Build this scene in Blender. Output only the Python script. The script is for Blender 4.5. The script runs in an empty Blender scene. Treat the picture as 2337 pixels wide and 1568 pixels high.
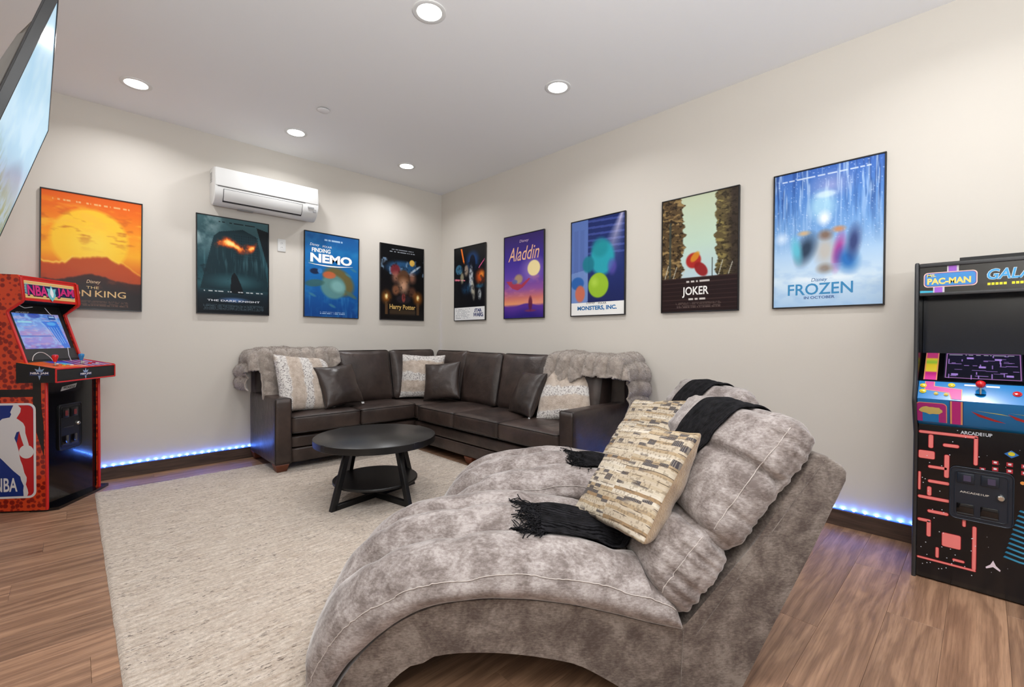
import bpy, bmesh, math, random
import numpy as np
from mathutils import Vector, Matrix, noise

random.seed(7)
rng = np.random.default_rng(7)
S = bpy.context.scene
COL = S.collection
R = math.radians
PI = math.pi

# ------------------------------------------------------------------ camera
cd = bpy.data.cameras.new('camera')
cam = bpy.data.objects.new('camera', cd)
COL.objects.link(cam)
cd.sensor_width = 36.0
cd.lens = 16.046
cd.clip_start = 0.02
Rx, Ux, Bx = (0.71961274, -0.69435695, 0.00509301), (0.00483746, 0.01234762, 0.99991206), (-0.69435878, -0.71952482, 0.01224443)
cam.matrix_world = Matrix(((Rx[0], Ux[0], Bx[0], -3.52925), (Rx[1], Ux[1], Bx[1], -5.01591),
                           (Rx[2], Ux[2], Bx[2], 1.18714), (0, 0, 0, 1)))
S.camera = cam

# ------------------------------------------------------------------ view, world, lights
S.view_settings.view_transform = 'Standard'
S.view_settings.look = 'None'
S.view_settings.gamma = 1.0
S.view_settings.use_curve_mapping = False
S.view_settings.exposure = -0.08
wd = bpy.data.worlds.new('world')
S.world = wd
wd.use_nodes = True
wd.node_tree.nodes['Background'].inputs[0].default_value = (0.93, 0.97, 1.0, 1)
wd.node_tree.nodes['Background'].inputs[1].default_value = 0.65
LAMP_W = 9.0
LAMP_COL = (0.98, 0.985, 1.0)
CEIL = 3.067
# bounce light standing on the open side of the room, turned up at the ceiling
bl = bpy.data.lights.new('bounce_light', 'AREA')
bl.shape = 'DISK'; bl.size = 0.9; bl.energy = 165.0; bl.color = (0.96, 0.985, 1.0)
blo = bpy.data.objects.new('bounce_light', bl)
blo.location = (-3.3, -6.1, 1.55)
blo.rotation_euler = (R(180 - 14), 0, 0)
COL.objects.link(blo)

# ------------------------------------------------------------------ node helpers
def srgb(c):
    out = []
    for v in c[:3]:
        v = v / 255.0
        out.append(v / 12.92 if v <= 0.04045 else ((v + 0.055) / 1.055) ** 2.4)
    return tuple(out) + (1.0,)

class NT:
    def __init__(s, name):
        s.m = bpy.data.materials.new(name)
        s.m.use_nodes = True
        s.t = s.m.node_tree
        s.b = s.t.nodes['Principled BSDF']
    def n(s, typ, **kw):
        nd = s.t.nodes.new(typ)
        for k, v in kw.items():
            if k.startswith('_'):
                setattr(nd, k[1:], v)
            else:
                nd.inputs[k.replace('__', ' ')].default_value = v
        return nd
    def l(s, a, b):
        s.t.links.new(a, b)
    def coord(s, scale=(1, 1, 1), kind='Object', rnd=False):
        tc = s.n('ShaderNodeTexCoord')
        mp = s.n('ShaderNodeMapping')
        mp.inputs['Scale'].default_value = scale
        s.l(tc.outputs[kind], mp.inputs['Vector'])
        if rnd:
            oi = s.n('ShaderNodeObjectInfo')
            mu = s.n('ShaderNodeMath', _operation='MULTIPLY')
            mu.inputs[1].default_value = 37.0
            s.l(oi.outputs['Random'], mu.inputs[0])
            cx = s.n('ShaderNodeCombineXYZ')
            for k in range(3):
                s.l(mu.outputs[0], cx.inputs[k])
            s.l(cx.outputs[0], mp.inputs['Location'])
        return mp.outputs[0]
    def noise(s, vec, scale, detail=4, rough=0.55, dist=0.0):
        nd = s.n('ShaderNodeTexNoise')
        nd.inputs['Scale'].default_value = scale
        nd.inputs['Detail'].default_value = detail
        nd.inputs['Roughness'].default_value = rough
        nd.inputs['Distortion'].default_value = dist
        s.l(vec, nd.inputs['Vector'])
        return nd.outputs[0]
    def ramp(s, fac, stops, interp='LINEAR'):
        r = s.n('ShaderNodeValToRGB')
        r.color_ramp.interpolation = interp
        e = r.color_ramp.elements
        while len(e) < len(stops):
            e.new(0.5)
        for k, (p, c) in enumerate(stops):
            e[k].position = p
            e[k].color = c
        s.l(fac, r.inputs[0])
        return r.outputs[0]
    def mix(s, fac, a, b, mode='MIX'):
        m = s.n('ShaderNodeMix', _data_type='RGBA', _blend_type=mode)
        if isinstance(fac, (int, float)):
            m.inputs[0].default_value = fac
        else:
            s.l(fac, m.inputs[0])
        for v, k in ((a, 6), (b, 7)):
            if isinstance(v, tuple):
                m.inputs[k].default_value = v
            else:
                s.l(v, m.inputs[k])
        return m.outputs[2]
    def bump(s, h, strength, dist=0.01, normal=None):
        b = s.n('ShaderNodeBump')
        b.inputs['Strength'].default_value = strength
        b.inputs['Distance'].default_value = dist
        s.l(h, b.inputs['Height'])
        if normal is not None:
            s.l(normal, b.inputs['Normal'])
        return b.outputs[0]
    def base(s, c):
        if isinstance(c, tuple):
            s.b.inputs['Base Color'].default_value = c
        else:
            s.l(c, s.b.inputs['Base Color'])
    def set(s, **kw):
        for k, v in kw.items():
            s.b.inputs[k.replace('__', ' ')].default_value = v
    def nrm(s, o):
        s.l(o, s.b.inputs['Normal'])

def simple(name, col, rough=0.5, metal=0.0, bump=0.0, bscale=200, spec=0.5, coat=0.0):
    t = NT(name)
    v = t.coord()
    nz = t.noise(v, 6, 3)
    a = srgb(col)
    lo = tuple(x * 0.93 for x in a[:3]) + (1,)
    t.base(t.mix(nz, lo, a))
    t.set(Roughness=rough, Metallic=metal)
    t.b.inputs['Specular IOR Level'].default_value = spec
    t.b.inputs['Coat Weight'].default_value = coat
    if bump:
        t.nrm(t.bump(t.noise(v, bscale, 2), bump, 0.002))
    return t.m

def emis(name, col, strength):
    t = NT(name)
    t.base((0, 0, 0, 1))
    t.b.inputs['Emission Color'].default_value = srgb(col)
    t.b.inputs['Emission Strength'].default_value = strength
    return t.m

MAT = {}
# walls and ceiling
def wallmat(name, col):
    t = NT(name)
    v = t.coord()
    n1 = t.noise(v, 0.8, 3)
    a = srgb(col)
    t.base(t.mix(n1, tuple(x * 0.975 for x in a[:3]) + (1,), a))
    t.set(Roughness=0.82)
    t.b.inputs['Specular IOR Level'].default_value = 0.25
    t.nrm(t.bump(t.noise(v, 260, 3), 0.06, 0.002))
    return t.m
MAT['wall'] = wallmat('wall_paint', (213, 207, 198))
MAT['ceil'] = wallmat('ceiling_paint', (240, 240, 240))
# wood planks
def plankmat():
    t = NT('plank_wood')
    v = t.coord((0.85, 5.5, 1), rnd=True)
    warp = t.noise(v, 1.1, 4, 0.6, 0.8)
    mp = t.n('ShaderNodeVectorMath', _operation='MULTIPLY_ADD')
    cx = t.n('ShaderNodeCombineXYZ')
    t.l(warp, cx.inputs[1])
    t.l(cx.outputs[0], mp.inputs[0])
    mp.inputs[1].default_value = (0, 1.7, 0)
    t.l(v, mp.inputs[2])
    w = t.n('ShaderNodeTexWave', _wave_type='BANDS', _bands_direction='Y')
    w.inputs['Scale'].default_value = 0.75
    w.inputs['Distortion'].default_value = 1.5
    w.inputs['Detail'].default_value = 3
    w.inputs['Detail Scale'].default_value = 1.2
    t.l(mp.outputs[0], w.inputs['Vector'])
    fine = t.noise(t.coord((3, 90, 1), rnd=True), 1.5, 4, 0.65)
    big = t.noise(t.coord((0.9, 4, 1), rnd=True), 1.0, 3)
    c1 = t.ramp(w.outputs['Fac'], [(0.0, srgb((136, 108, 87))), (0.35, srgb((146, 117, 95))), (0.7, srgb((156, 126, 102))), (1.0, srgb((163, 133, 109)))])
    c2 = t.ramp(fine, [(0.3, srgb((132, 112, 98))), (0.55, srgb((208, 200, 194))), (0.8, srgb((238, 232, 226)))])
    c3 = t.ramp(big, [(0.3, srgb((190, 178, 170))), (0.7, srgb((250, 244, 238)))])
    c = t.mix(0.62, c1, c2, 'MULTIPLY')
    c = t.mix(0.6, c, c3, 'MULTIPLY')
    # knots
    vo = t.n('ShaderNodeTexVoronoi')
    vo.inputs['Scale'].default_value = 1.0
    t.l(t.coord((1.3, 6.5, 1), rnd=True), vo.inputs['Vector'])
    k = t.ramp(vo.outputs['Distance'], [(0.0, (0.3, 0.22, 0.16, 1)), (0.07, (0.75, 0.66, 0.58, 1)), (0.14, (1, 1, 1, 1))])
    c = t.mix(0.75, c, k, 'MULTIPLY')
    oi = t.n('ShaderNodeObjectInfo')
    tone = t.ramp(oi.outputs['Random'], [(0.0, (0.90, 0.88, 0.87, 1)), (1.0, (1.12, 1.08, 1.05, 1))])
    c = t.mix(1.0, c, tone, 'MULTIPLY')
    g = t.n('ShaderNodeHueSaturation')
    g.inputs['Value'].default_value = 1.55
    g.inputs['Saturation'].default_value = 0.98
    t.l(c, g.inputs['Color'])
    t.base(g.outputs[0])
    t.set(Roughness=0.42)
    t.nrm(t.bump(fine, 0.12, 0.002))
    return t.m
MAT['plank'] = plankmat()
def basebd():
    t = NT('baseboard_wood')
    v = t.coord((1.2, 1.2, 14))
    nz = t.noise(v, 3, 4, 0.6)
    t.base(t.ramp(nz, [(0.3, srgb((52, 38, 32))), (0.7, srgb((92, 72, 62)))]))
    t.set(Roughness=0.5)
    return t.m
MAT['baseboard'] = basebd()
# rug
def rugmat():
    t = NT('rug_wool')
    v = t.coord((1, 1, 1))
    vs = t.coord((3.2, 26, 3))
    a = t.noise(v, 60, 4, 0.7)
    st = t.noise(vs, 2.4, 4, 0.62)
    fl = t.noise(t.coord((34, 110, 20)), 1.0, 3, 0.7)
    msk = t.noise(t.coord((1.6, 11, 2)), 1.6, 3, 0.6)
    b = t.ramp(a, [(0.25, srgb((186, 171, 156))), (0.6, srgb((224, 211, 197))), (0.85, srgb((240, 230, 218)))])
    s2 = t.ramp(st, [(0.3, srgb((206, 194, 182))), (0.65, (1, 1, 1, 1))])
    c = t.mix(0.9, b, s2, 'MULTIPLY')
    f = t.ramp(fl, [(0.575, (0, 0, 0, 1)), (0.62, (1, 1, 1, 1))])
    mm = t.ramp(msk, [(0.38, (0.12, 0.12, 0.12, 1)), (0.62, (1, 1, 1, 1))])
    ff = t.n('ShaderNodeMath', _operation='MULTIPLY')
    t.l(f, ff.inputs[0])
    t.l(mm, ff.inputs[1])
    c = t.mix(ff.outputs[0], c, srgb((96, 80, 68)))
    t.base(c)
    t.set(Roughness=0.95)
    t.b.inputs['Sheen Weight'].default_value = 0.3
    t.b.inputs['Specular IOR Level'].default_value = 0.1
    t.nrm(t.bump(t.noise(v, 110, 3, 0.7), 0.75, 0.012))
    return t.m
MAT['rug'] = rugmat()
# leather
def leather(name, dark, lite, rough=0.36):
    t = NT(name)
    v = t.coord(rnd=True)
    a = t.noise(v, 3.2, 5, 0.62)
    t.base(t.ramp(a, [(0.35, srgb(dark)), (0.7, srgb(lite))]))
    t.l(t.ramp(t.noise(v, 5, 4, 0.6), [(0.3, (rough - .06,) * 3 + (1,)), (0.75, (rough + .12,) * 3 + (1,))]), t.b.inputs['Roughness'])
    vo = t.n('ShaderNodeTexVoronoi')
    vo.inputs['Scale'].default_value = 260
    t.l(v, vo.inputs['Vector'])
    b1 = t.bump(t.noise(v, 14, 3, 0.5), 0.22, 0.02)
    t.nrm(t.bump(vo.outputs['Distance'], 0.12, 0.001, b1))
    return t.m
MAT['leather'] = leather('brown_leather', (46, 37, 34), (74, 60, 54))
MAT['leather_pillow'] = leather('brown_leather_pillow', (44, 36, 33), (66, 54, 49), 0.33)
MAT['piping'] = simple('dark_piping', (34, 28, 26), 0.4)
# crushed velvet
def velvet(name, lo, mid, hi):
    t = NT(name)
    v = t.coord(rnd=True)
    n1 = t.noise(v, 9.5, 6, 0.70, 0.35)
    n2 = t.noise(t.coord((40, 40, 120), rnd=True), 1.6, 3, 0.65)
    n3 = t.noise(v, 2.1, 4, 0.6)
    m = t.n('ShaderNodeMath', _operation='MULTIPLY_ADD')
    t.l(n2, m.inputs[0])
    m.inputs[1].default_value = 0.34
    m2 = t.n('ShaderNodeMath', _operation='MULTIPLY_ADD')
    t.l(n1, m2.inputs[0])
    m2.inputs[1].default_value = 0.72
    m2.inputs[2].default_value = -0.02
    t.l(m2.outputs[0], m.inputs[2])
    c = t.ramp(m.outputs[0], [(0.41, srgb(lo)), (0.51, srgb(mid)), (0.62, srgb(hi))])
    c = t.mix(0.35, c, t.ramp(n3, [(0.35, (0.72, 0.69, 0.67, 1)), (0.65, (1, 1, 1, 1))]), 'MULTIPLY')
    t.base(c)
    t.set(Roughness=0.75)
    t.b.inputs['Sheen Weight'].default_value = 0.55
    t.b.inputs['Sheen Roughness'].default_value = 0.35
    t.b.inputs['Specular IOR Level'].default_value = 0.2
    t.nrm(t.bump(t.noise(v, 55, 4, 0.65), 0.2, 0.006))
    return t.m
MAT['velvet'] = velvet('grey_velvet', (118, 107, 103), (150, 140, 136), (182, 173, 170))
MAT['velvet_frame'] = velvet('grey_velvet_frame', (92, 81, 76), (120, 109, 102), (152, 142, 134))
MAT['seam'] = simple('pale_thread', (196, 186, 180), 0.8)
# knitted black throw
def knit():
    t = NT('black_knit')
    v = t.coord((1, 1, 1))
    w = t.n('ShaderNodeTexWave', _wave_type='BANDS', _bands_direction='Y')
    w.inputs['Scale'].default_value = 36
    w.inputs['Distortion'].default_value = 3.5
    t.l(v, w.inputs['Vector'])
    t.base(t.ramp(t.noise(v, 30, 3), [(0.3, srgb((16, 15, 17))), (0.7, srgb((44, 43, 47)))]))
    t.set(Roughness=0.9)
    t.b.inputs['Specular IOR Level'].default_value = 0.15
    t.nrm(t.bump(w.outputs['Fac'], 0.9, 0.012))
    return t.m
MAT['knit'] = knit()
# furs
def furmat(name, lo, hi):
    t = NT(name)
    v = t.coord(rnd=True)
    t.base(t.ramp(t.noise(v, 22, 5, 0.7), [(0.3, srgb(lo)), (0.7, srgb(hi))]))
    t.set(Roughness=0.95)
    t.b.inputs['Sheen Weight'].default_value = 0.6
    t.b.inputs['Specular IOR Level'].default_value = 0.1
    t.nrm(t.bump(t.noise(v, 130, 4, 0.7), 0.6, 0.01))
    return t.m
MAT['fur'] = furmat('taupe_fur', (142, 129, 119), (190, 178, 168))
def furpillow():
    # tan fur with white bands speckled dark; bands run across the pillow's height
    t = NT('banded_fur')
    v = t.coord()
    sx = t.n('ShaderNodeSeparateXYZ')
    t.l(v, sx.inputs[0])
    wob = t.noise(v, 5, 4, 0.6)
    ad = t.n('ShaderNodeMath', _operation='MULTIPLY_ADD')
    t.l(wob, ad.inputs[0])
    ad.inputs[1].default_value = 0.13
    t.l(sx.outputs[2], ad.inputs[2])
    sc = t.n('ShaderNodeMath', _operation='MULTIPLY')
    t.l(ad.outputs[0], sc.inputs[0])
    sc.inputs[1].default_value = 4.6 * 2 * PI * 0.98
    sn = t.n('ShaderNodeMath', _operation='SINE')
    t.l(sc.outputs[0], sn.inputs[0])
    band = t.ramp(sn.outputs[0], [(0.12, (0, 0, 0, 1)), (0.5, (1, 1, 1, 1))])
    tan = t.ramp(t.noise(v, 18, 5, 0.7), [(0.3, srgb((170, 152, 136))), (0.7, srgb((214, 200, 187)))])
    spk = t.ramp(t.noise(t.coord((90, 90, 60)), 1.0, 2, 0.7), [(0.38, srgb((140, 132, 130))), (0.50, srgb((222, 217, 212)))])
    t.base(t.mix(band, tan, spk))
    t.set(Roughness=0.95)
    t.b.inputs['Sheen Weight'].default_value = 0.4
    t.b.inputs['Specular IOR Level'].default_value = 0.1
    t.nrm(t.bump(t.noise(v, 90, 4, 0.7), 0.55, 0.012))
    return t.m
MAT['furpillow'] = furpillow()
MAT['suede'] = furmat('tan_suede', (140, 112, 84), (178, 150, 116))
MAT['black'] = simple('black_laminate', (16, 16, 18), 0.25)
MAT['black_gloss'] = simple('black_gloss', (9, 9, 12), 0.12, coat=0.3)
MAT['black_matte'] = simple('black_matte', (20, 20, 21), 0.6)
MAT['table_black'] = simple('table_black', (24, 23, 23), 0.34, bump=0.1, bscale=60)
MAT['table_leg'] = simple('table_leg_black', (17, 17, 19), 0.4)
MAT['white_plastic'] = simple('white_plastic', (226, 226, 224), 0.35)
MAT['grey_plastic'] = simple('grey_plastic', (150, 150, 150), 0.45)
MAT['dark_plastic'] = simple('dark_plastic', (50, 50, 52), 0.45)
MAT['foot_wood'] = simple('foot_wood', (110, 58, 36), 0.4)
MAT['metal'] = simple('polished_metal', (210, 210, 205), 0.22, 1.0)
MAT['frame_black'] = simple('poster_frame_black', (28, 26, 27), 0.35)
MAT['red'] = simple('red_trim', (206, 28, 24), 0.35)
MAT['red_ball'] = simple('red_ball', (215, 22, 30), 0.15, coat=0.5)
MAT['blue_ball'] = simple('blue_ball', (40, 130, 190), 0.2, coat=0.5)
MAT['lens'] = emis('lamp_lens', (255, 252, 246), 14.0)
MAT['led'] = emis('led_dot', (80, 135, 255), 200.0)
def ledtape():
    t = NT('led_tape')
    t.base(srgb((90, 110, 200)))
    t.b.inputs['Emission Color'].default_value = srgb((40, 80, 255))
    t.b.inputs['Emission Strength'].default_value = 5.0
    return t.m
MAT['tape'] = ledtape()
def flat(name, col, rough=0.4):
    return simple(name, col, rough)
_ink = {}
def ink(col, rough=0.4):
    k = (col, rough)
    if k not in _ink:
        t = NT('ink_%02x%02x%02x' % col)
        t.base(srgb(col))
        t.set(Roughness=rough)
        _ink[k] = t.m
    return _ink[k]
def printmat(name, rough=0.32, em=0.0):
    t = NT(name)
    at = t.n('ShaderNodeAttribute')
    at.attribute_name = 'print'
    if em > 0:
        t.base((0.01, 0.01, 0.012, 1))
        t.l(at.outputs['Color'], t.b.inputs['Emission Color'])
        t.b.inputs['Emission Strength'].default_value = em
    else:
        t.l(at.outputs['Color'], t.b.inputs['Base Color'])
    t.set(Roughness=rough)
    t.b.inputs['Specular IOR Level'].default_value = 0.22 if em == 0 else 0.5
    return t.m
MAT['print'] = printmat('printed_paper')
MAT['screen'] = printmat('lit_screen', 0.08, 1.0)
MAT['tv_screen'] = printmat('tv_screen', 0.3, 1.2)
MAT['tv_screen'].node_tree.nodes['Principled BSDF'].inputs['Specular IOR Level'].default_value = 0.12

# ------------------------------------------------------------------ mesh helpers
def link(o, parent=None):
    COL.objects.link(o)
    if parent is not None:
        o.parent = parent
    return o
def tag(o, label=None, cat=None, group=None, kind=None):
    if label: o['label'] = label
    if cat: o['category'] = cat
    if group: o['group'] = group
    if kind: o['kind'] = kind
    return o
def empty(name, loc, rz=0.0, label=None, cat=None, group=None):
    o = bpy.data.objects.new(name, None)
    o.empty_display_size = 0.1
    o.location = loc
    o.rotation_euler = (0, 0, rz)
    COL.objects.link(o)
    return tag(o, label, cat, group)
def obj(name, verts, faces, mats, parent=None, smooth=True, angle=40, mi=None):
    me = bpy.data.meshes.new(name)
    me.from_pydata([tuple(map(float, v)) for v in verts], [], [tuple(int(i) for i in f) for f in faces])
    if not isinstance(mats, (list, tuple)):
        mats = [mats]
    for m in mats:
        me.materials.append(m)
    if mi is not None:
        me.polygons.foreach_set('material_index', mi)
    if smooth:
        me.polygons.foreach_set('use_smooth', [True] * len(me.polygons))
        if angle:
            me.set_sharp_from_angle(angle=R(angle))
    me.update()
    o = bpy.data.objects.new(name, me)
    return link(o, parent)
def objbm(name, bm, mats, parent=None, smooth=True, angle=40):
    bmesh.ops.recalc_face_normals(bm, faces=bm.faces[:])
    me = bpy.data.meshes.new(name)
    bm.to_mesh(me)
    bm.free()
    if not isinstance(mats, (list, tuple)):
        mats = [mats]
    for m in mats:
        me.materials.append(m)
    if smooth:
        me.polygons.foreach_set('use_smooth', [True] * len(me.polygons))
        if angle:
            me.set_sharp_from_angle(angle=R(angle))
    o = bpy.data.objects.new(name, me)
    return link(o, parent)
def bm_box(lo, hi, bev=0.0, seg=2, bm=None):
    b = bm or bmesh.new()
    lo, hi = Vector(lo), Vector(hi)
    c, d = (lo + hi) / 2, hi - lo
    r = bmesh.ops.create_cube(b, size=1.0, matrix=Matrix.Translation(c) @ Matrix.Diagonal((*d, 1)))
    if bev > 0:
        vs = set(r['verts'])
        es = [e for e in b.edges if e.verts[0] in vs and e.verts[1] in vs]
        bmesh.ops.bevel(b, geom=es, offset=bev, segments=seg, profile=0.5, affect='EDGES')
    return b
def box(name, lo, hi, mat, parent=None, bev=0.0, seg=2):
    return objbm(name, bm_box(lo, hi, bev, seg), mat, parent)
def bm_cyl(c, r, h, seg=32, r2=None, axis='Z', bm=None):
    b = bm or bmesh.new()
    M = Matrix.Translation(c)
    if axis == 'Y': M = M @ Matrix.Rotation(R(90), 4, 'X')
    if axis == 'X': M = M @ Matrix.Rotation(R(90), 4, 'Y')
    bmesh.ops.create_cone(b, cap_ends=True, segments=seg, radius1=r, radius2=r if r2 is None else r2, depth=h, matrix=M)
    return b
def cyl(name, c, r, h, mat, parent=None, seg=32, r2=None, axis='Z'):
    return objbm(name, bm_cyl(c, r, h, seg, r2, axis), mat, parent)
def lathe(name, prof, c, mat, parent=None, seg=32, axis='Z'):
    vs, fs = [], []
    n = len(prof)
    for k in range(seg):
        a = 2 * PI * k / seg
        for r, z in prof:
            p = (r * math.cos(a), r * math.sin(a), z)
            if axis == 'Y': p = (p[0], -p[2], p[1])
            vs.append((c[0] + p[0], c[1] + p[1], c[2] + p[2]))
    for k in range(seg):
        k2 = (k + 1) % seg
        for i in range(n - 1):
            fs.append((k * n + i, k2 * n + i, k2 * n + i + 1, k * n + i + 1))
    return obj(name, vs, fs, mat, parent, True, 45)
def prism(name, poly, x0, x1, mats, parent=None, bev=0.0, edge_mat=False, to=lambda a, b, x: (x, a, b), angle=35):
    """extrude a 2D outline (a,b) between x0 and x1"""
    bm = bmesh.new()
    A = [bm.verts.new(to(a, b, x0)) for a, b in poly]
    B = [bm.verts.new(to(a, b, x1)) for a, b in poly]
    bm.faces.new(A)
    bm.faces.new(B[::-1])
    n = len(poly)
    sides = []
    for i in range(n):
        f = bm.faces.new((A[i], B[i], B[(i + 1) % n], A[(i + 1) % n]))
        if edge_mat: f.material_index = 1
        sides.append(f)
    if bev > 0:
        es = [e for e in bm.edges if (e.verts[0] in A and e.verts[1] in A) or (e.verts[0] in B and e.verts[1] in B)]
        bmesh.ops.bevel(bm, geom=es, offset=bev, segments=3, profile=0.5, affect='EDGES')
    return objbm(name, bm, mats, parent, True, angle)
def tube_data(pts, r, closed=False, seg=6):
    pts = [Vector(p) for p in pts]
    n = len(pts)
    vs, fs = [], []
    up = None
    for i, p in enumerate(pts):
        a = pts[(i - 1) % n] if (closed or i > 0) else p
        b = pts[(i + 1) % n] if (closed or i < n - 1) else p
        t = (b - a)
        t = t.normalized() if t.length > 1e-9 else Vector((1, 0, 0))
        if up is None:
            up = Vector((0, 0, 1)) if abs(t.z) < 0.9 else Vector((1, 0, 0))
        s = t.cross(up)
        if s.length < 1e-6: s = t.cross(Vector((0.3, 0.9, 0.2)))
        s.normalize()
        up = s.cross(t).normalized()
        for k in range(seg):
            a_ = 2 * PI * k / seg
            vs.append(p + r * (math.cos(a_) * s + math.sin(a_) * up))
    m = n if closed else n - 1
    for i in range(m):
        j = (i + 1) % n
        for k in range(seg):
            k2 = (k + 1) % seg
            fs.append((i * seg + k, i * seg + k2, j * seg + k2, j * seg + k))
    return vs, fs
def tube(name, pts, r, mat, parent=None, closed=False, seg=6):
    vs, fs = tube_data(pts, r, closed, seg)
    return obj(name, vs, fs, mat, parent, True, None)
def resample(P, n, smooth=2):
    P = np.array(P, float)
    d = np.r_[0, np.cumsum(np.hypot(*np.diff(P, axis=0).T[:2]) if P.shape[1] == 2 else np.linalg.norm(np.diff(P, axis=0), axis=1))]
    t = np.linspace(0, d[-1], n)
    Q = np.stack([np.interp(t, d, P[:, k]) for k in range(P.shape[1])], 1)
    for _ in range(smooth):
        Q[1:-1] = (Q[:-2] + 2 * Q[1:-1] + Q[2:]) / 4
    return Q
def fur(name, o, count, length, width, mat, parent, gravity=0.5, seed=1):
    """short separate strands over an existing mesh, in the same local frame"""
    me = o.data
    g = np.random.default_rng(seed)
    nv = len(me.vertices)
    co = np.empty(nv * 3); me.vertices.foreach_get('co', co); co = co.reshape(-1, 3)
    me.calc_loop_triangles()
    nt = len(me.loop_triangles)
    tr = np.empty(nt * 3, dtype=np.int32); me.loop_triangles.foreach_get('vertices', tr); tr = tr.reshape(-1, 3)
    a, b, c = co[tr[:, 0]], co[tr[:, 1]], co[tr[:, 2]]
    nr = np.cross(b - a, c - a)
    ar = np.linalg.norm(nr, axis=1)
    idx = g.choice(nt, count, p=ar / ar.sum())
    nr = nr[idx] / (ar[idx][:, None] + 1e-12)
    u, v = g.random(count), g.random(count)
    f = u + v > 1
    u[f], v[f] = 1 - u[f], 1 - v[f]
    p = a[idx] + (b[idx] - a[idx]) * u[:, None] + (c[idx] - a[idx]) * v[:, None]
    d = nr + g.normal(0, 0.5, (count, 3)) + np.array([0, 0, -gravity])
    d /= np.linalg.norm(d, axis=1)[:, None]
    L = length * g.uniform(0.5, 1.2, count)[:, None]
    s = np.cross(d, g.normal(0, 1, (count, 3)))
    s /= np.linalg.norm(s, axis=1)[:, None]
    p = p - nr * 0.001
    V = np.empty((count * 3, 3))
    V[0::3] = p - s * width
    V[1::3] = p + s * width
    V[2::3] = p + d * L
    F = np.arange(count * 3).reshape(-1, 3)
    r = obj(name, V.tolist(), F.tolist(), mat, parent, False)
    r['kind'] = 'stuff'
    return r

def softbox(name, size, r, mat, parent=None, cuts=12, crown=(0, 0, 0), wr=0.0, wscale=7, M=None, sag=0.0, seed=0, pinch=0.0):
    """upholstered block: rounded box whose faces swell; crown = swell on the x, y and z faces"""
    hx, hy, hz = size[0] / 2, size[1] / 2, size[2] / 2
    bm = bmesh.new()
    bmesh.ops.create_cube(bm, size=2.0)
    bmesh.ops.subdivide_edges(bm, edges=bm.edges[:], cuts=cuts, use_grid_fill=True)
    off = Vector((seed * 3.7, seed * 1.3, seed * 2.1))
    for v in bm.verts:
        u = v.co.copy()
        # denser sampling near the edges
        u = Vector([math.copysign(abs(t) ** 0.75, t) if abs(t) > 1e-6 else 0 for t in u])
        p = Vector((u.x * hx, u.y * hy, u.z * hz))
        q = Vector((max(-hx + r, min(hx - r, p.x)), max(-hy + r, min(hy - r, p.y)), max(-hz + r, min(hz - r, p.z))))
        d = p - q
        d = d.normalized() if d.length > 1e-9 else Vector((0, 0, 0))
        p = q + d * r
        ex, ey, ez = 1 - u.x ** 2, 1 - u.y ** 2, 1 - u.z ** 2
        p.x += d.x * crown[0] * (ey * ez) ** 0.6
        p.y += d.y * crown[1] * (ex * ez) ** 0.6
        p.z += d.z * crown[2] * (ex * ey) ** 0.6
        if pinch:
            k = 1 - pinch * (ey if abs(u.x) > abs(u.z) else ex)
            p.x *= 1 - pinch * max(0, ez) * abs(u.x)
            p.z *= 1 - pinch * max(0, ex) * abs(u.z)
        if wr:
            nz = noise.fractal(Vector((p.x * wscale, p.y * wscale, p.z * wscale * 0.6)) + off, 1.0, 2.0, 3)
            p += d * nz * wr
        v.co = p
    if M is not None:
        bmesh.ops.transform(bm, matrix=M, verts=bm.verts)
    return objbm(name, bm, mat, parent, True, None)
def loop_rect(hx, hy, r, n=6):
    pts = []
    for cx, cy, a0 in ((hx - r, hy - r, 0), (-hx + r, hy - r, 90), (-hx + r, -hy + r, 180), (hx - r, -hy + r, 270)):
        for k in range(n + 1):
            a = R(a0 + 90 * k / n)
            pts.append((cx + r * math.cos(a), cy + r * math.sin(a)))
    return pts
def roundrect(x0, z0, x1, z1, r, n=6):
    return [((x0 + x1) / 2 + a, (z0 + z1) / 2 + b) for a, b in loop_rect((x1 - x0) / 2, (z1 - z0) / 2, r, n)]
def plate(name, poly, y, th, mat, parent=None, to=None):
    """flat printed or cut shape standing in the x-z plane, its face at y"""
    t = to or (lambda a, b, x: (a, x, b))
    return prism(name, poly, y, y + th, mat, parent, to=t)

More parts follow.
